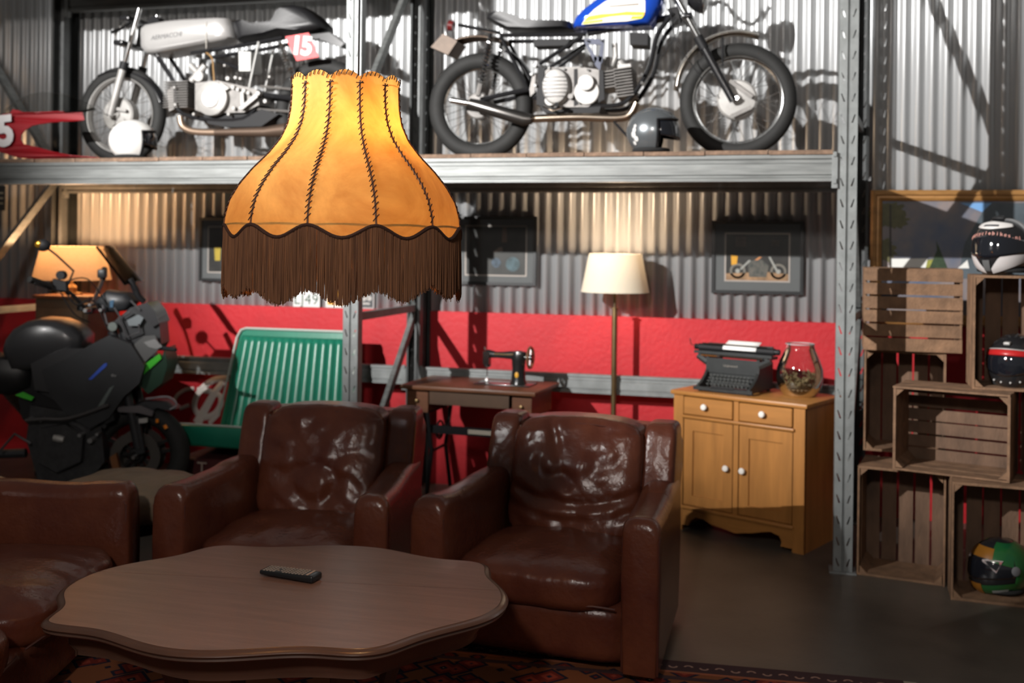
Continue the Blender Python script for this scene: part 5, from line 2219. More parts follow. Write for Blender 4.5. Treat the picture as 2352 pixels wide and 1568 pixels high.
# frame
for sg_ in (-1, 1):
    dy = 0.095 * sg_
    b.tube('seat_tube', BLACK, [(1149, 81), (1346, 79)], 0.012, dy)
    b.tube('rear_frame_tube', BLACK, [(1150, 84), (1180, 140), (1212, 205)], 0.011, dy)
    b.tube('diagonal_tube', BLACK, [(1338, 83), (1239, 147)], 0.012, dy)
    b.tube('down_tube', BLACK, [(1548, 30), (1511, 78), (1493, 149), (1470, 195), (1447, 224), (1419, 241), (1362, 244), (1290, 246), (1225, 222)], 0.0135, dy * 1.05, smooth=True)
    b.tube('swing_arm', BLACK, [(1104, 229), (1160, 216), (1216, 205)], 0.015, 0.085 * sg_)
    spring(b, 'shock_spring', (1127, 84), (1106, 190), 0.021, 13, 0.0042, CHROME, 0.125 * sg_)
    b.tube('shock_body', BLACK, [(1127, 76), (1098, 222)], 0.011, 0.125 * sg_)
    b.tube('shock_lower', CASTALLOY, [(1104, 192), (1098, 220)], 0.018, 0.125 * sg_)
    b.tube('fork_leg', BLACK, [(1611, 98), (1684, 232)], [0.024, 0.021], 0.105 * sg_, 12)
    b.tube('fork_tube', CHROME, [(1545, -22), (1612, 100)], 0.0165, 0.105 * sg_, 12)
    b.tube('fork_gaiter', MATTBLACK, [(1603, 84), (1618, 112)], 0.027, 0.105 * sg_, 12)
b.tube('backbone_tube', BLACK, [(1350, 76), (1540, 40)], 0.02)
b.tube('inner_brace', BLACK, [(1343, 109), (1281, 157)], 0.010, -0.06)
b.slab('steering_head', BLACK, [(1532, 20), (1556, 14), (1572, 52), (1548, 60)], -0.03, 0.03)
for px, py in ((1553, -8), (1583, 46)):
    m = MB()
    c = b.S(px, py)
    m.rbox(c, (0.06, 0.27, 0.03), 0.008, 2)
    m.build('fork_clamp', BLACK, blue)
# bars and headlight
m = MB()
c = b.S(1535, -30)
m.tube(bez([c + Vector((-0.12, -0.36, 0.10)), c + Vector((-0.02, -0.22, 0.11)), c + Vector((0.0, -0.08, 0.02)), c + Vector((0.0, 0.08, 0.02)), c + Vector((-0.02, 0.22, 0.11)), c + Vector((-0.12, 0.36, 0.10))], 5), 0.011, 8)
m.build('handlebar', CHROME, blue)
for sg_ in (-1, 1):
    m = MB()
    m.cyl(c + Vector((-0.12, sg_ * 0.36, 0.10)), c + Vector((-0.03, sg_ * 0.25, 0.11)), 0.016, n=10)
    m.build('grip', RUBBER, blue)
m = MB()
c = b.S(1612, -4)
m.lathe([(0.0, -0.085), (0.045, -0.075), (0.075, -0.035), (0.086, 0.0), (0.086, 0.02)], 28, c, (1, 0, -0.12))
hd = m.build('headlight', BLACK, blue)
m = MB()
m.torus(c + Vector((0.02, 0, -0.002)), 0.086, 0.006, (1, 0, -0.12), 28, 6)
m.build('headlight_ring', CHROME, hd)
m = MB()
m.lathe([(0.084, 0.02), (0.06, 0.034), (0, 0.042)], 24, c, (1, 0, -0.12))
m.build('headlight_lens', mat('lens_glass', (0.4, 0.42, 0.42), 0.08, spec=0.9), hd)
# tank
TANK = [(1321, 73), (1320, 62), (1324, 50), (1343, 30), (1373, 7), (1400, -9), (1440, -24), (1490, -29), (1520, -18), (1529, 0), (1524, 22), (1508, 52), (1499, 64), (1420, 68)]
tk = b.puff('tank', BLUETANK, TANK, 0.135, 0.72, 8)
for sg_ in (-1, 1):
    def tp(px, py, off, sg_=sg_):
        q = b.S(px, py, -0.13)
        return Vector((q.x, sg_ * (0.1335 + off), q.z))
    panel = [(1336, 57), (1345, 42), (1365, 22), (1390, 4), (1420, -10), (1470, -14), (1482, 2), (1482, 28), (1474, 43), (1440, 49), (1390, 52)]
    for nm, m_, poly, off in (('tank_panel', mat('tank_cream', (0.80, 0.77, 0.72), 0.2, coat=0.5), panel, 0.001),
                              ('tank_stripe', mat('tank_yellow', (0.85, 0.46, 0.06), 0.2, coat=0.5), [(1342, 50), (1350, 38), (1380, 33), (1410, 31), (1440, 27), (1481, 28), (1480, 36), (1430, 36), (1400, 39), (1370, 45)], 0.002),
                              ('tank_stripe', mat('tank_lime', (0.62, 0.66, 0.03), 0.2, coat=0.5), [(1338, 56), (1341, 51), (1385, 45), (1385, 50)], 0.0025),
                              ('tank_stripe', MATS['tank_lime'] if 'tank_lime' in MATS else None, [(1448, 45), (1452, 38), (1479, 37), (1474, 43)], 0.0025),
                              ('tank_script_bar', mat('tank_dark_line', (0.16, 0.13, 0.10), 0.4), [(1400, 17), (1400, 14), (1467, 8), (1468, 12)], 0.003)):
        m = MB()
        m.plate([tp(px, py, off) for px, py in poly], (0, sg_ * 0.001, 0))
        m.build(nm, m_ or mat('tank_lime', (0.62, 0.66, 0.03), 0.2), tk, 30)
# seat and tail
SEAT = [(1126, 50), (1131, 38), (1145, 33), (1164, 34), (1190, 42), (1209, 51), (1247, 56), (1318, 57), (1320, 73), (1228, 76), (1174, 74), (1150, 62)]
b.puff('seat', SEATVINYL, SEAT, 0.125, 0.86, 6)
b.tube('tail_loop', BLACK, [(1053, 57, -0.08), (1149, 76, -0.09)], 0.010)
b.tube('tail_loop', BLACK, [(1053, 57, 0.08), (1149, 76, 0.09)], 0.010)
fender(b, 'rear_fender', mat('fender_bronze', (0.14, 0.10, 0.075), 0.3, 0.8), 1104, 233, 152, 66, 112, 0.075)
fender(b, 'rear_fender_inner', BLACK, 1104, 233, 134, 20, 62, 0.06)
b.slab('number_plate', mat('rusty_plate', (0.16, 0.115, 0.085), 0.6, var=0.3, scale=12), [(1017, 77), (1050, 94), (1029, 126), (989, 108)], -0.09, 0.09)
m = MB()
c = b.S(1042, 60)
m.lathe([(0.03, 0.0), (0.034, 0.03), (0.0, 0.045)], 16, c, (-1, 0, 0.2))
m.build('tail_lamp', mat('tail_red', (0.10, 0.01, 0.01), 0.3), blue)
# engine
b.slab('crankcase', CASTALLOY, [(1250, 165), (1262, 155), (1330, 153), (1375, 160), (1384, 190), (1378, 225), (1350, 246), (1270, 246), (1250, 232)], -0.12, 0.12)
m = MB()
c = b.S(1279, 200, -0.12)
rings = []
for d, s_ in ((0.0, 1.0), (-0.028, 0.98), (-0.045, 0.88), (-0.052, 0.6)):
    rings.append([c + Vector((0.082 * s_ * cos(q * pi / 14), d, 0.108 * s_ * sin(q * pi / 14))) for q in range(28)])
m.loft(rings)
gc_ = m.build('clutch_cover', ALLOY, blue)
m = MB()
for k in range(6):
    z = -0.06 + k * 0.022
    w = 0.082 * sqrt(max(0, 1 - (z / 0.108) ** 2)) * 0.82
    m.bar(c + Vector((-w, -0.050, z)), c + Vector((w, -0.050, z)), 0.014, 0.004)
o = m.build('cover_groove_shade', mat('groove_shade_grime', (0.10, 0.095, 0.09), 0.7), gc_)  # dark bars stand in for shade and grime between the cover's ribs
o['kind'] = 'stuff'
b.slab('gearbox_joint', MATTBLACK, [(1318, 158), (1326, 158), (1328, 240), (1318, 244)], -0.124, -0.118)
b.slab('cylinder_joint', MATTBLACK, [(1376, 160), (1386, 162), (1388, 228), (1374, 236)], -0.126, -0.116)
b.slab('rear_engine_plate', MATTBLACK, [(1236, 152), (1252, 156), (1252, 246), (1232, 240)], -0.120, 0.120)
b.slab('engine_cradle', MATTBLACK, [(1240, 244), (1300, 250), (1380, 244), (1376, 258), (1310, 264), (1250, 258)], -0.115, 0.115)
b.disc('points_cover', ALLOY, 1345, 189, 0.047, -0.158, -0.10)
b.disc('gear_case', ALLOY, 1347, 211, 0.074, -0.132, -0.09)
b.disc('oil_cap', ALLOY, 1263, 230, 0.032, -0.148, -0.10)
b.disc('drain_cap', CASTALLOY, 1310, 221, 0.016, -0.152, -0.10)
def finblock(name, p0, p1, n, h, hw, m_, skew):
    a_, e_ = b.S(*p0), b.S(*p1)
    m = MB()
    for k in range(n):
        t_ = k / (n - 1)
        z = a_.z + (e_.z - a_.z) * t_
        m.rbox(((a_.x + e_.x) / 2, 0, z), (abs(e_.x - a_.x), 2 * hw, h), h * 0.3, 1)
    m.rbox(((a_.x + e_.x) / 2, 0, (a_.z + e_.z) / 2), (abs(e_.x - a_.x) * 0.8, 2 * hw * 0.75, abs(e_.z - a_.z)), 0.01, 1)
    cc = Vector(((a_.x + e_.x) / 2, 0, (a_.z + e_.z) / 2))
    Rm = Matrix.Rotation(skew, 3, 'Y')
    m.v = [tuple(cc + Rm @ (Vector(v) - cc)) for v in m.v]
    return m.build(name, m_, blue)
finblock('cylinder', (1383, 172), (1420, 206), 6, 0.006, 0.115, CASTALLOY, -0.12)
finblock('cylinder_head', (1420, 165), (1460, 226), 10, 0.006, 0.125, CASTALLOY, -0.12)
b.slab('rocker_box', ALLOY, [(1418, 148), (1448, 146), (1452, 165), (1420, 168)], -0.07, 0.07)
b.tube('intake_stub', ALLOY, [(1412, 100), (1414, 130), (1404, 152)], 0.018, -0.02, 10)
b.tube('carburettor', CASTALLOY, [(1396, 152), (1400, 132)], 0.024, -0.03, 10)
b.tube('carburettor_top', ALLOY, [(1424, 140), (1436, 158)], 0.020, -0.05, 10)
b.slab('electrics_box', MATTBLACK, [(1446, 74), (1488, 76), (1487, 104), (1447, 102)], -0.07, 0.07)
b.slab('black_air_box', MATTBLACK, [(1225, 92), (1310, 90), (1300, 104), (1226, 106)], -0.06, 0.06)
BR = mat('blue_grey_bracket', (0.028, 0.034, 0.06), 0.4, 0.2)
for poly in ([(1342, 88), (1388, 90), (1387, 103), (1344, 101)], [(1344, 101), (1352, 103), (1372, 135), (1366, 145)], [(1379, 103), (1387, 103), (1383, 145), (1374, 140)], [(1364, 130), (1383, 130), (1378, 162), (1366, 150)]):
    b.slab('engine_bracket', BR, poly, -0.112, -0.100)
for px, py, r in ((1347, 92, .009), (1381, 92, .009), (1373, 128, .007), (1228, 150, .016), (1220, 170, .012), (1355, 147, .016), (1332, 150, .011), (1470, 150, .013), (1474, 170, .012), (1474, 190, .012), (1260, 155, .010), (1248, 190, .010), (1295, 158, .009), (1350, 160, .010), (1229, 196, .012), (1330, 236, .009), (1404, 222, .012)):
    b.disc('bolt', CHROME, px, py, r * 0.72, -0.142, -0.095, 12)
b.tube('foot_lever', CHROME, [(1248, 244), (1270, 252), (1290, 247)], 0.007, -0.17)
b.tube('foot_peg', RUBBER, [(1278, 240, -0.10), (1278, 240, -0.24)], 0.013)
b.tube('kick_stand', BLACK, [(1395, 262, -0.10), (1440, 312, -0.20)], 0.008)
b.slab('side_plate', CASTALLOY, [(1216, 205), (1223, 172), (1230, 172), (1228, 212), (1218, 222)], -0.125, -0.11)
b.tube('exhaust_tip', CHROME, [(1036, 230), (1082, 238)], 0.019, -0.165, 14)
b.tube('muffler', mat('dark_muffler', (0.10, 0.095, 0.09), 0.3, 0.9), [(1078, 237), (1095, 242), (1205, 274), (1222, 274)], [0.030, 0.036, 0.040, 0.028], -0.165, 16)
b.tube('exhaust_pipe', mat('blued_chrome', (0.42, 0.33, 0.25), 0.2, 1.0, var=0.4, scale=9, col2=(0.62, 0.52, 0.42)), [(1215, 273), (1262, 271), (1330, 269), (1420, 271), (1448, 262), (1462, 236)], 0.024, -0.13, 14, True)
b.tube('cable', MATTBLACK, [(1536, 0, -0.10), (1552, 90, -0.14), (1590, 150, -0.12), (1640, 220, -0.10)], 0.003, 0, 5, True)
b.tube('cable', MATTBLACK, [(1548, -10, -0.12), (1560, 60, -0.16), (1520, 130, -0.10)], 0.003, 0, 5, True)
fender(b, 'front_fender', mat('fender_chrome', (0.40, 0.36, 0.31), 0.22, 0.95), 1694, 217, 147, 70, 176, 0.058)
for sg_ in (-1, 1):
    b.tube('fender_stay', BLACK, [(1660, 84, 0.06 * sg_), (1660, 150, 0.085 * sg_)], 0.006)

# ------------------------------------------------------------------ silver racing bike
Y1 = 6.04
r1_ = at(500, 362, Y1)
silv = thing('silver_racing_motorcycle', 'vintage racing motorcycle with long silver tank and red number 15 plate', 'motorcycle', (r1_.x, Y1, DK))
b = Bike(silv, Y1)
cf = b.S(281, 265)
cr = b.S(742, 236)
cf.z = cr.z = R_ + 0.001
wheel(silv, cf, R_, 0.045, ALLOY, drum=0.115, drum_m=ALLOY)
wheel(silv, cr, R_, 0.050, mat('pale_rim', (0.66, 0.64, 0.60), 0.35, 0.5), drum=0.085, drum_m=ALLOY)
TANK2 = [(340, 84), (342, 72), (352, 64), (400, 55), (450, 50), (520, 47), (542, 48), (549, 68), (552, 92), (540, 99), (500, 108), (440, 119), (372, 131), (352, 129), (342, 116)]
tk = b.puff('tank', SATINALU, TANK2, 0.14, 0.80, 8)
for sg_ in (-1,):
    q = b.S(382, 83, -0.14)
    me = text_mesh('AERMACCHI', 0.040, 0.0005, mat('tank_grey_script', (0.12, 0.12, 0.12), 0.5), shear=0.25)
    link_mesh('tank_lettering', me, tk, (q.x, -0.1425, q.z), (pi / 2, radians(-5), 0))
b.tube('tank_strap', mat('strap_leather', (0.30, 0.28, 0.25), 0.4, 0.5), [(474, 51), (474, 112)], 0.004, -0.142, 6)
SEAT2 = [(546, 60), (560, 54), (575, 60), (582, 66), (600, 62), (640, 58), (650, 44), (656, 28), (668, 20), (690, 18), (712, 22), (736, 38), (756, 60), (757, 70), (740, 76), (712, 82), (660, 78), (620, 90), (560, 100), (553, 85)]
b.puff('seat', SEATVINYL, SEAT2, 0.13, 0.80, 6)
pl_ = b.slab('number_board', REDPLATE, [(655, 84), (709, 75), (732, 131), (681, 140)], -0.165, -0.160)
q = b.S(693, 107, -0.165)
link_mesh('number', text_mesh('15', 0.155, 0.001, WHITE, 0.006, spacing=0.9), pl_, (q.x, -0.1668, q.z), (pi / 2, radians(6), 0))
for sg_ in (-1, 1):
    b.tube('fork_tube', CHROME, [(320, 20), (284, 152)], 0.0165, 0.10 * sg_, 12)
    b.tube('fork_leg', ALLOY, [(283, 155), (252, 270)], [0.025, 0.023], 0.10 * sg_, 12)
    b.tube('fork_gaiter', MATTBLACK, [(287, 142), (282, 160)], 0.028, 0.10 * sg_, 12)
    b.tube('seat_rail', BLACK, [(440, 122), (560, 104), (650, 86)], 0.013, 0.09 * sg_)
    b.tube('frame_tube', BLACK, [(356, 120), (400, 190), (420, 262), (560, 272), (600, 210)], 0.014, 0.08 * sg_, smooth=True)
    b.tube('seat_strut', mat('grey_strut', (0.34, 0.34, 0.33), 0.4, 0.6), [(594, 96), (571, 206)], 0.009, 0.10 * sg_)
    b.tube('swing_arm', BLACK, [(590, 216), (742, 234)], 0.017, 0.085 * sg_)
    spring(b, 'shock_spring', (645, 104), (680, 195), 0.020, 13, 0.0045, CHROME, 0.13 * sg_)
    b.tube('shock_body', CHROME, [(643, 97), (688, 222)], 0.010, 0.13 * sg_)
    b.tube('clip_on_bar', BLACK, [(300, 52, 0.10 * sg_), (286, 62, 0.16 * sg_), (258, 74, 0.30 * sg_)], 0.011)
    b.tube('brake_lever', ALLOY, [(278, 60, 0.20 * sg_), (262, 84, 0.28 * sg_)], 0.006)
m = MB()
for px, py in ((312, 50), (297, 105)):
    m = MB()
    m.rbox(b.S(px, py), (0.07, 0.26, 0.03), 0.008, 2)
    m.build('fork_clamp', BLACK, silv)
b.tube('steering_head', BLACK, [(330, 60), (322, 110)], 0.03)
b.disc('tachometer', BLACK, 352, 52, 0.045, -0.06, 0.02)
b.tube('cable', MATTBLACK, [(330, 40, -0.05), (300, 30, -0.15), (275, 60, -0.22)], 0.003, 0, 5, True)
b.tube('cable', MATTBLACK, [(330, 60, -0.1), (345, 110, -0.12), (390, 180, -0.1)], 0.003, 0, 5, True)
fender(b, 'front_fender', BLACK, 281, 265, 106, 14, 118, 0.05)
m = MB()
m.bar(cf + Vector((-0.06, -0.085, 0.05)), cf + Vector((0.09, -0.085, 0.02)), 0.010, 0.02)
m.bar(cf + Vector((-0.02, -0.085, -0.07)), cf + Vector((0.08, -0.085, -0.04)), 0.010, 0.02)
m.build('brake_arm', ALLOY, silv)
# engine
fin = MB()
a_, e_ = b.S(397, 194), b.S(452, 250)
for k in range(11):
    t_ = k / 10
    fin.rbox(((a_.x + e_.x) / 2, 0, a_.z + (e_.z - a_.z) * t_), (abs(e_.x - a_.x), 0.22, 0.006), 0.002, 1)
fin.rbox(((a_.x + e_.x) / 2, 0, (a_.z + e_.z) / 2), (0.14, 0.16, 0.17), 0.01, 1)
fin.build('cylinder', CASTALLOY, silv)
b.slab('cylinder_head', CASTALLOY, [(384, 210), (398, 196), (400, 250), (388, 256)], -0.10, 0.10)
b.slab('crankcase', CASTALLOY, [(448, 190), (500, 185), (545, 195), (590, 205), (595, 240), (560, 258), (470, 260), (448, 252)], -0.11, 0.11)
b.disc('timing_cover', ALLOY, 484, 225, 0.110, -0.15, -0.10, 32)
b.disc('timing_boss', mat('pale_alloy', (0.74, 0.72, 0.69), 0.35, 0.6), 482, 224, 0.060, -0.162, -0.145, 28)
b.slab('cover_flange', ALLOY, [(494, 192), (508, 190), (526, 202), (510, 214), (500, 212)], -0.14, -0.11)
b.slab('oil_box', mat('pale_box', (0.45, 0.45, 0.43), 0.4), [(548, 118), (576, 119), (575, 163), (549, 163)], -0.09, 0.05)
b.tube('carburettor', ALLOY, [(438, 150), (470, 184)], 0.024, -0.04, 12)
b.tube('carburettor', ALLOY, [(472, 150), (440, 186)], 0.022, -0.07, 12)
b.disc('float_bowl', ALLOY, 455, 175, 0.035, -0.10, -0.03)
b.tube('fuel_hose', mat('amber_hose', (0.28, 0.16, 0.06), 0.4), [(466, 116), (486, 132), (490, 160), (492, 186)], 0.005, -0.09, 6, True)
b.tube('brace_tube', BLACK, [(500, 140), (560, 160)], 0.012, -0.05)
b.tube('exhaust_header', mat('brown_header', (0.36, 0.26, 0.19), 0.35, 0.8), [(414, 268), (420, 290), (446, 302), (500, 304)], 0.023, -0.10, 12, True)
b.tube('megaphone', mat('rust_exhaust', (0.11, 0.075, 0.055), 0.45, 0.6), [(495, 304), (610, 303), (660, 298)], [0.022, 0.032, 0.045], -0.12, 16)
b.slab('belly_pan', MATTBLACK, [(466, 264), (580, 262), (600, 250), (640, 262), (600, 290), (520, 292), (478, 284)], -0.09, 0.09)
for poly in ([(548, 248), (556, 252), (592, 222), (586, 216)], [(552, 210), (558, 212), (560, 240), (553, 240)]):
    b.slab('rear_set', ALLOY, poly, -0.150, -0.138)
for px, py, r in ((559, 208, .017), (569, 213, .015), (534, 200, .018), (545, 205, .015), (550, 248, .010), (536, 248, .016), (522, 180, .018), (540, 178, .014), (551, 180, .012), (592, 214, .018), (608, 232, .016), (524, 262, .012), (515, 150, .010), (618, 176, .010), (444, 262, .012), (402, 240, .012), (400, 200, .010)):
    b.disc('bolt', ALLOY, px, py, r * 0.75, -0.142, -0.09, 12)
for p0, p1 in (((598, 198), (742, 212)), ((582, 250), (742, 262))):
    b.tube('drive_chain', mat('chain_steel', (0.35, 0.33, 0.31), 0.4, 0.8), [p0, p1], 0.008, -0.07, 6)
b.slab('rear_mudguard', BLACK, [(690, 82), (757, 74), (790, 100), (782, 108), (740, 92)], -0.06, 0.06)

# ------------------------------------------------------------------ red race fairing beside it
Y2 = 5.62
fo = at(60, 370, Y2)
fa = thing('red_race_fairing', 'red half fairing with white number and clear screen on the shelf', 'fairing', (fo.x, Y2, DK))
FP = [(60, 640), (100, 600), (220, 590), (270, 515), (350, 530), (420, 560), (640, 560), (900, 540), (1240, 535), (1262, 660), (1050, 690), (850, 715), (700, 745), (560, 780), (450, 860), (395, 930), (388, 1000), (430, 1080), (640, 1130), (900, 1210), (1100, 1255), (1400, 1270), (1560, 1320), (1000, 1350), (600, 1345), (300, 1290), (30, 1200), (-90, 1100), (-140, 900), (-90, 720)]
def fpt(cx, cy, off):
    q = at(cx / 7.13, 180 + cy / 7.13, Y2)
    x, z = q.x - fo.x, max(0.004, q.z - DK)
    s_ = max(-0.25, min(1, (x + 0.30) / 0.75))
    return Vector((x, 0.16 - 0.20 * (1 - s_ * s_) ** 0.5 if abs(s_) < 1 else 0.16, z)) + Vector((0, off, 0))
from mathutils.geometry import tessellate_polygon
m = MB()
loop = [fpt(x, y, 0) for x, y in FP]
tri = tessellate_polygon([[Vector((x, y, 0)) for x, y in FP]])
m.add(loop, [tuple(f) for f in tri])
o = m.build('fairing_panel', REDPLAS, fa, 0)
bm = bmesh.new()
bm.from_mesh(o.data)
bmesh.ops.subdivide_edges(bm, edges=bm.edges, cuts=3, use_grid_fill=True)
bm.normal_update()
bm.to_mesh(o.data)
bm.free()
solid(o, 0.006)
q = at(17, 308, Y2)
fp_ = fpt(17 * 7.13, (308 - 180) * 7.13, -0.008)
link_mesh('number', text_mesh('15', 0.26, 0.0012, mat('fairing_white', (0.62, 0.60, 0.60), 0.5), 0.012, spacing=0.95), fa, (fp_.x - 0.03, fp_.y - 0.012, fp_.z), (pi / 2, radians(-5), 0))
m = MB()
def scr(u, v):
    px = -10 + 200 * u
    top = 206 + 70 * (u - 0.42) ** 2 * (3.0 if u < 0.42 else 1.6)
    bot = 262 - 6 * u
    py = top + (bot - top) * v
    q_ = at(px, py, Y2)
    return Vector((q_.x - fo.x, 0.02 + 0.08 * (1 - v) + 0.04 * u * (1 - v), max(0.01, q_.z - DK)))
m.grid(scr, 20, 8)
solid(m.build('clear_screen', CLEARSCR, fa, 80), 0.003)

# ------------------------------------------------------------------ black adventure bike on the floor
Y3 = 5.60
r3 = at(318, 1030, Y3)
blk = thing('black_motorcycle', 'modern black motorcycle with smoked windscreen and green accents on the floor', 'motorcycle', (r3.x, Y3, 0))
b = Bike(blk, Y3, radians(19))
Rw = 0.312
cf = b.S(318, 1030)
cf.z = Rw + 0.001
cr = cf + Vector((-1.46, 0, 0))
DKR = mat('dark_cast_rim', (0.025, 0.024, 0.024), 0.4, 0.5)
wheel(blk, cf, Rw, 0.060, DKR, spokes=False, drum=0.05, drum_m=DKR, disc_brake=True)
wheel(blk, cr, Rw, 0.072, DKR, spokes=False, drum=0.06, drum_m=DKR)
b.puff('tank', TANKBLK, [(20, 800), (28, 775), (45, 752), (75, 735), (110, 727), (150, 730), (185, 745), (208, 768), (206, 800), (150, 830), (80, 850), (40, 850)], 0.17, 0.70, 8)
b.puff('seat', SEATVINYL, [(-210, 800), (-140, 790), (-60, 800), (0, 815), (40, 810), (75, 822), (92, 850), (88, 885), (40, 905), (-60, 890), (-180, 850)], 0.15, 0.80, 6)
b.puff('tail_unit', DKPLAST, [(-330, 775), (-220, 785), (-100, 860), (-60, 900), (-160, 890), (-300, 815)], 0.11, 0.7, 5)
for sg_ in (-1, 1):
    b.slab('side_fairing', DKPLAST, [(95, 850), (150, 825), (210, 790), (250, 770), (300, 790), (332, 840), (320, 880), (285, 910), (250, 960), (205, 985), (150, 950), (110, 900)], sg_ * 0.13, sg_ * 0.19)
    b.slab('knee_panel', TANKBLK, [(70, 835), (150, 800), (210, 800), (170, 850), (110, 900), (80, 895)], sg_ * 0.16, sg_ * 0.185)
    b.slab('green_panel', NGREEN, [(324, 842), (366, 812), (371, 823), (330, 860)], sg_ * 0.12, sg_ * 0.145)
    b.slab('lime_flash', NGREEN, [(34, 907), (52, 900), (78, 912), (72, 920), (52, 914)], sg_ * 0.155, sg_ * 0.165)
    b.slab('blue_stripe', NBLUE, [(203, 871), (238, 836), (246, 833), (245, 840), (210, 872)], sg_ * 0.190, sg_ * 0.194)
    b.slab('grey_stripe', mat('grey_decal', (0.10, 0.12, 0.115), 0.4), [(222, 937), (252, 890), (262, 885), (234, 935)], sg_ * 0.190, sg_ * 0.194)
    b.tube('fork_leg', DKPLAST, [(258, 760), (300, 940), (318, 1030)], [0.028, 0.028, 0.026], 0.105 * sg_, 12)
    b.slab('fork_shoe', CASTALLOY if False else DKPLAST, [(300, 960), (318, 955), (332, 1040), (312, 1045)], sg_ * 0.09, sg_ * 0.12)
    b.slab('brake_caliper', mat('caliper_bronze', (0.20, 0.08, 0.03), 0.4, 0.4), [(252, 1050), (266, 1040), (276, 1085), (262, 1092)], sg_ * 0.085, sg_ * 0.12)
    b.slab('frame_rail', DKPLAST, [(90, 900), (120, 880), (260, 960), (240, 985)], sg_ * 0.11, sg_ * 0.13)
    b.slab('engine_cover', CASTALLOY if False else mat('dark_engine', (0.05, 0.05, 0.052), 0.4, 0.6, var=0.3, scale=20), [(90, 985), (150, 975), (190, 1000), (185, 1060), (130, 1085), (85, 1060)], sg_ * 0.14, sg_ * 0.19)
    b.tube('winglet', DKPLAST, [(362, 798, 0.10 * sg_), (404, 803, 0.22 * sg_)], [0.016, 0.011])
    b.tube('reflector', ORANGE, [(361, 962, 0.115 * sg_), (361, 970, 0.115 * sg_)], 0.009)
    b.tube('reflector', ORANGE, [(378, 976, 0.10 * sg_), (382, 984, 0.10 * sg_)], 0.011)
b.slab('engine_block', MATS['dark_engine'], [(70, 930), (230, 960), (240, 1060), (200, 1110), (90, 1110), (60, 1010)], -0.13, 0.13)
m = MB()
m.lathe([(0.018, -0.03), (0.022, 0.0), (0.018, 0.03)], 12, b.S(135, 1007, -0.20), (1, 0, -0.2))
m.build('oil_filler_cap', ALLOY, blk)
b.tube('exhaust', DKPLAST, [(215, 1060, -0.06), (160, 1120, -0.10), (0, 1110, -0.14), (-240, 1000, -0.18)], [0.025, 0.03, 0.04, 0.055], 0, 12, True)
b.tube('swing_arm', DKPLAST, [(60, 1040, -0.09), (-190, 1050, -0.09)], 0.028)
b.slab('frame_core', MATTBLACK, [(30, 850), (150, 830), (250, 790), (258, 960), (100, 1010), (50, 960)], -0.10, 0.10)
b.slab('radiator', MATTBLACK, [(232, 850), (252, 845), (262, 965), (240, 975)], -0.17, 0.17)
# front cowl, headlight, dash
b.slab('headlight_cowl', DKPLAST, [(262, 738), (300, 706), (338, 698), (352, 710), (366, 742), (370, 790), (360, 806), (330, 812), (306, 786), (280, 768)], -0.10, 0.10)
b.slab('cowl_top', TANKBLK, [(300, 706), (338, 694), (356, 716), (366, 742), (350, 752), (330, 730)], -0.125, 0.125)
b.slab('cowl_window', mat('cowl_window', (0.17, 0.19, 0.20), 0.15, coat=1.0), [(291, 735), (318, 722), (330, 730), (320, 748), (296, 748)], -0.132, -0.120)
for pts_ in ([(272, 728), (291, 774), (322, 762), (318, 744)], [(262, 706), (278, 730), (300, 716)], [(300, 690), (322, 712)], [(236, 700), (246, 742), (262, 752)]):
    b.tube('cowl_bracket', mat('bracket_grey', (0.12, 0.115, 0.12), 0.35, 0.5), pts_, 0.006, -0.135, 6)
b.tube('brake_hose', MATTBLACK, [(150, 668, -0.22), (176, 700, -0.2), (214, 690, -0.14), (250, 760, -0.10)], 0.005, 0, 6, True)
b.tube('throttle_cable', MATTBLACK, [(134, 662, -0.26), (170, 720, -0.22), (206, 740, -0.14)], 0.004, 0, 6, True)
b.tube('clutch_cable', MATTBLACK, [(140, 650, -0.27), (200, 640, -0.2), (246, 700, -0.10)], 0.004, 0, 6, True)
for px_, py_, r__ in ((195, 713, .012), (230, 712, .010), (205, 700, .009), (258, 862, .008), (264, 863, .006), (62, 965, .012), (92, 965, .010), (182, 1000, .012), (206, 1012, .016), (222, 998, .010)):
    b.disc('bolt', mat('dull_bolt', (0.30, 0.30, 0.30), 0.3, 0.7), px_, py_, r__, -0.200, -0.12, 10)
b.tube('crash_bar', mat('crash_bar_grey', (0.07, 0.065, 0.065), 0.4, 0.4), [(60, 965), (100, 962), (160, 960), (250, 930)], 0.012, -0.21, 8, True)
b.tube('gear_linkage', MATS['crash_bar_grey'], [(0, 1035), (34, 996), (70, 1018)], 0.008, -0.20, 6)
b.slab('fork_guard', mat('fork_guard_grey', (0.10, 0.09, 0.095), 0.4), [(268, 934), (322, 932), (352, 945), (348, 956), (318, 948), (272, 946)], -0.14, -0.12)
b.slab('axle_clamp', ALLOY, [(318, 962), (338, 960), (338, 970), (319, 972)], -0.15, -0.13)
b.slab('cowl_side', mat('cowl_grey', (0.085, 0.085, 0.085), 0.35), [(308, 790), (330, 772), (356, 770), (368, 800), (350, 815), (326, 838)], -0.150, -0.135)
b.slab('headlight_lens', mat('headlight_grey', (0.30, 0.30, 0.30), 0.1, 0.3, coat=1.0), [(330, 786), (356, 778), (372, 796), (360, 802), (342, 797)], -0.160, -0.148)
b.slab('lower_cowl', mat('dark_green_cowl', (0.008, 0.03, 0.016), 0.35), [(330, 850), (372, 822), (378, 800), (384, 840), (372, 880), (340, 905), (325, 890)], -0.13, 0.13)
b.puff('front_fender', DKPLAST, [(300, 930), (340, 915), (390, 918), (412, 935), (402, 940), (370, 932), (335, 950), (305, 950)], 0.075, 0.9, 4)
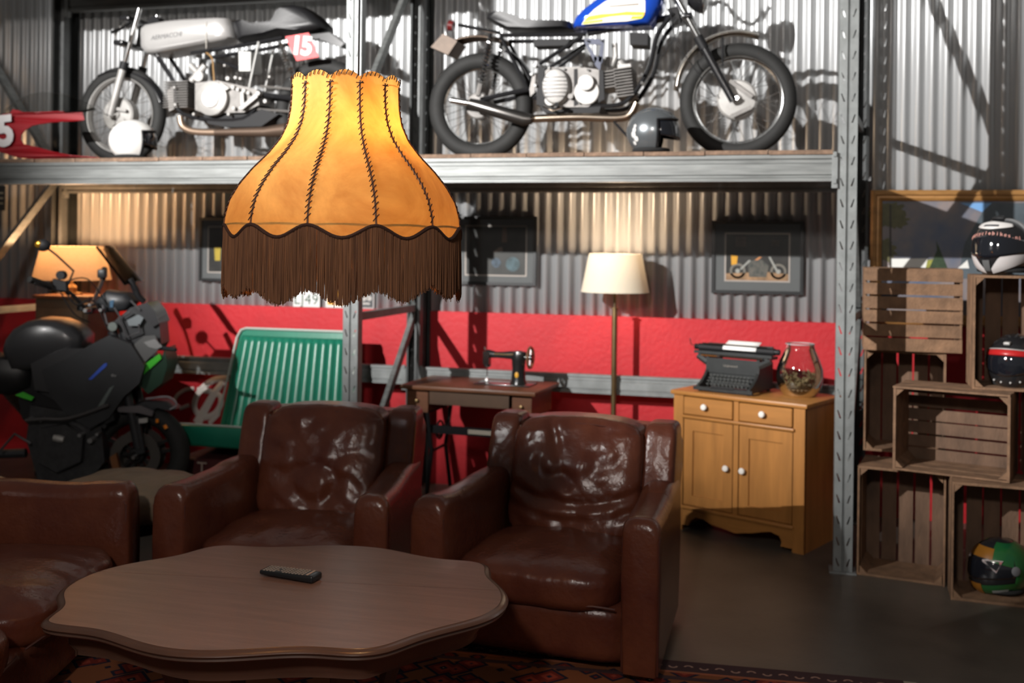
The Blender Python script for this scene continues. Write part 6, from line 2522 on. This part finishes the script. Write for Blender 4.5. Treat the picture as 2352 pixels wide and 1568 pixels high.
b.tube('fender_edge', mat('edge_grey', (0.20, 0.19, 0.20), 0.3), [(335, 916), (385, 911), (406, 928), (390, 940)], 0.006, -0.072, 6, True)
b.puff('instrument_pod', DKPLAST, [(225, 690), (250, 665), (300, 672), (318, 690), (300, 712), (240, 718)], 0.10, 0.7, 5)
b.slab('dash_screen', mat('dash_blue', (0.05, 0.10, 0.16), 0.1, coat=1.0), [(252, 690), (262, 688), (259, 706), (252, 706)], -0.104, -0.099)
m = MB()
def scr2(u, v):
    a = -1 + 2 * v
    p = b.S(252 + 66 * u, 563 + 85 * u, 0)
    w = 0.17 + 0.04 * u
    return Vector((p.x - 0.03 * a * a * (1 - 0.3 * u), a * w, p.z - 0.01 * a * a))
m.grid(scr2, 14, 12)
solid(m.build('windscreen', SMOKE, blk, 80), 0.004)
for sg_ in (-1, 1):
    b.tube('screen_bracket', MATTBLACK, [(299, 640, 0.12 * sg_), (318, 680, 0.10 * sg_), (330, 692, 0.08 * sg_)], 0.018)
# handlebar, controls, mirrors
b.tube('handlebar', mat('bar_steel', (0.16, 0.16, 0.165), 0.35, 0.8), [(78, 648, -0.42), (120, 662, -0.30), (160, 672, -0.20), (196, 708, -0.06), (205, 710, 0.06), (225, 668, 0.22), (236, 640, 0.34), (238, 622, 0.44)], 0.012, 0, 8, True)
b.tube('grip', RUBBER, [(68, 641, -0.44), (116, 658, -0.31)], 0.019, 0, 12)
b.tube('grip', RUBBER, [(236, 640, 0.33), (240, 618, 0.44)], 0.019, 0, 12)
b.disc('fluid_reservoir', MATTBLACK, 138, 632, 0.026, -0.29, -0.24)
b.slab('switch_box', MATTBLACK, [(120, 640), (150, 648), (152, 668), (124, 664)], -0.29, -0.24)
m = MB()
m.rbox(b.S(235, 628, 0.28), (0.05, 0.06, 0.055), 0.01, 2)
m.build('fluid_reservoir', DKPLAST, blk)
b.tube('mirror_stem', CHROME if False else MATTBLACK, [(158, 650, -0.28), (169, 622, -0.29), (130, 586, -0.33), (112, 572, -0.35)], 0.006, 0, 8)
m = MB()
c = b.S(99, 563, -0.36)
m.ball(c, (0.042, 0.030, 0.036), 18, 12)
mr = m.build('mirror', MATTBLACK, blk)
m = MB()
m.ball(c + Vector((-0.018, -0.020, 0.004)), (0.022, 0.012, 0.022), 14, 8)
m.build('mirror_glass', mat('orange_reflection', (0.85, 0.42, 0.04), 0.08, 0.9), mr)  # orange reflection painted into the colour of the glass
for px, py, w in ((195, 705, 0.05), (212, 712, 0.05)):
    m = MB()
    m.rbox(b.S(px, py), (0.05, 0.16, 0.04), 0.01, 2)
    m.build('bar_clamp', DKPLAST, blk)
b.disc('ignition_ring', mat('ring_grey', (0.12, 0.14, 0.13), 0.4), 258, 750, 0.028, -0.150, -0.12)
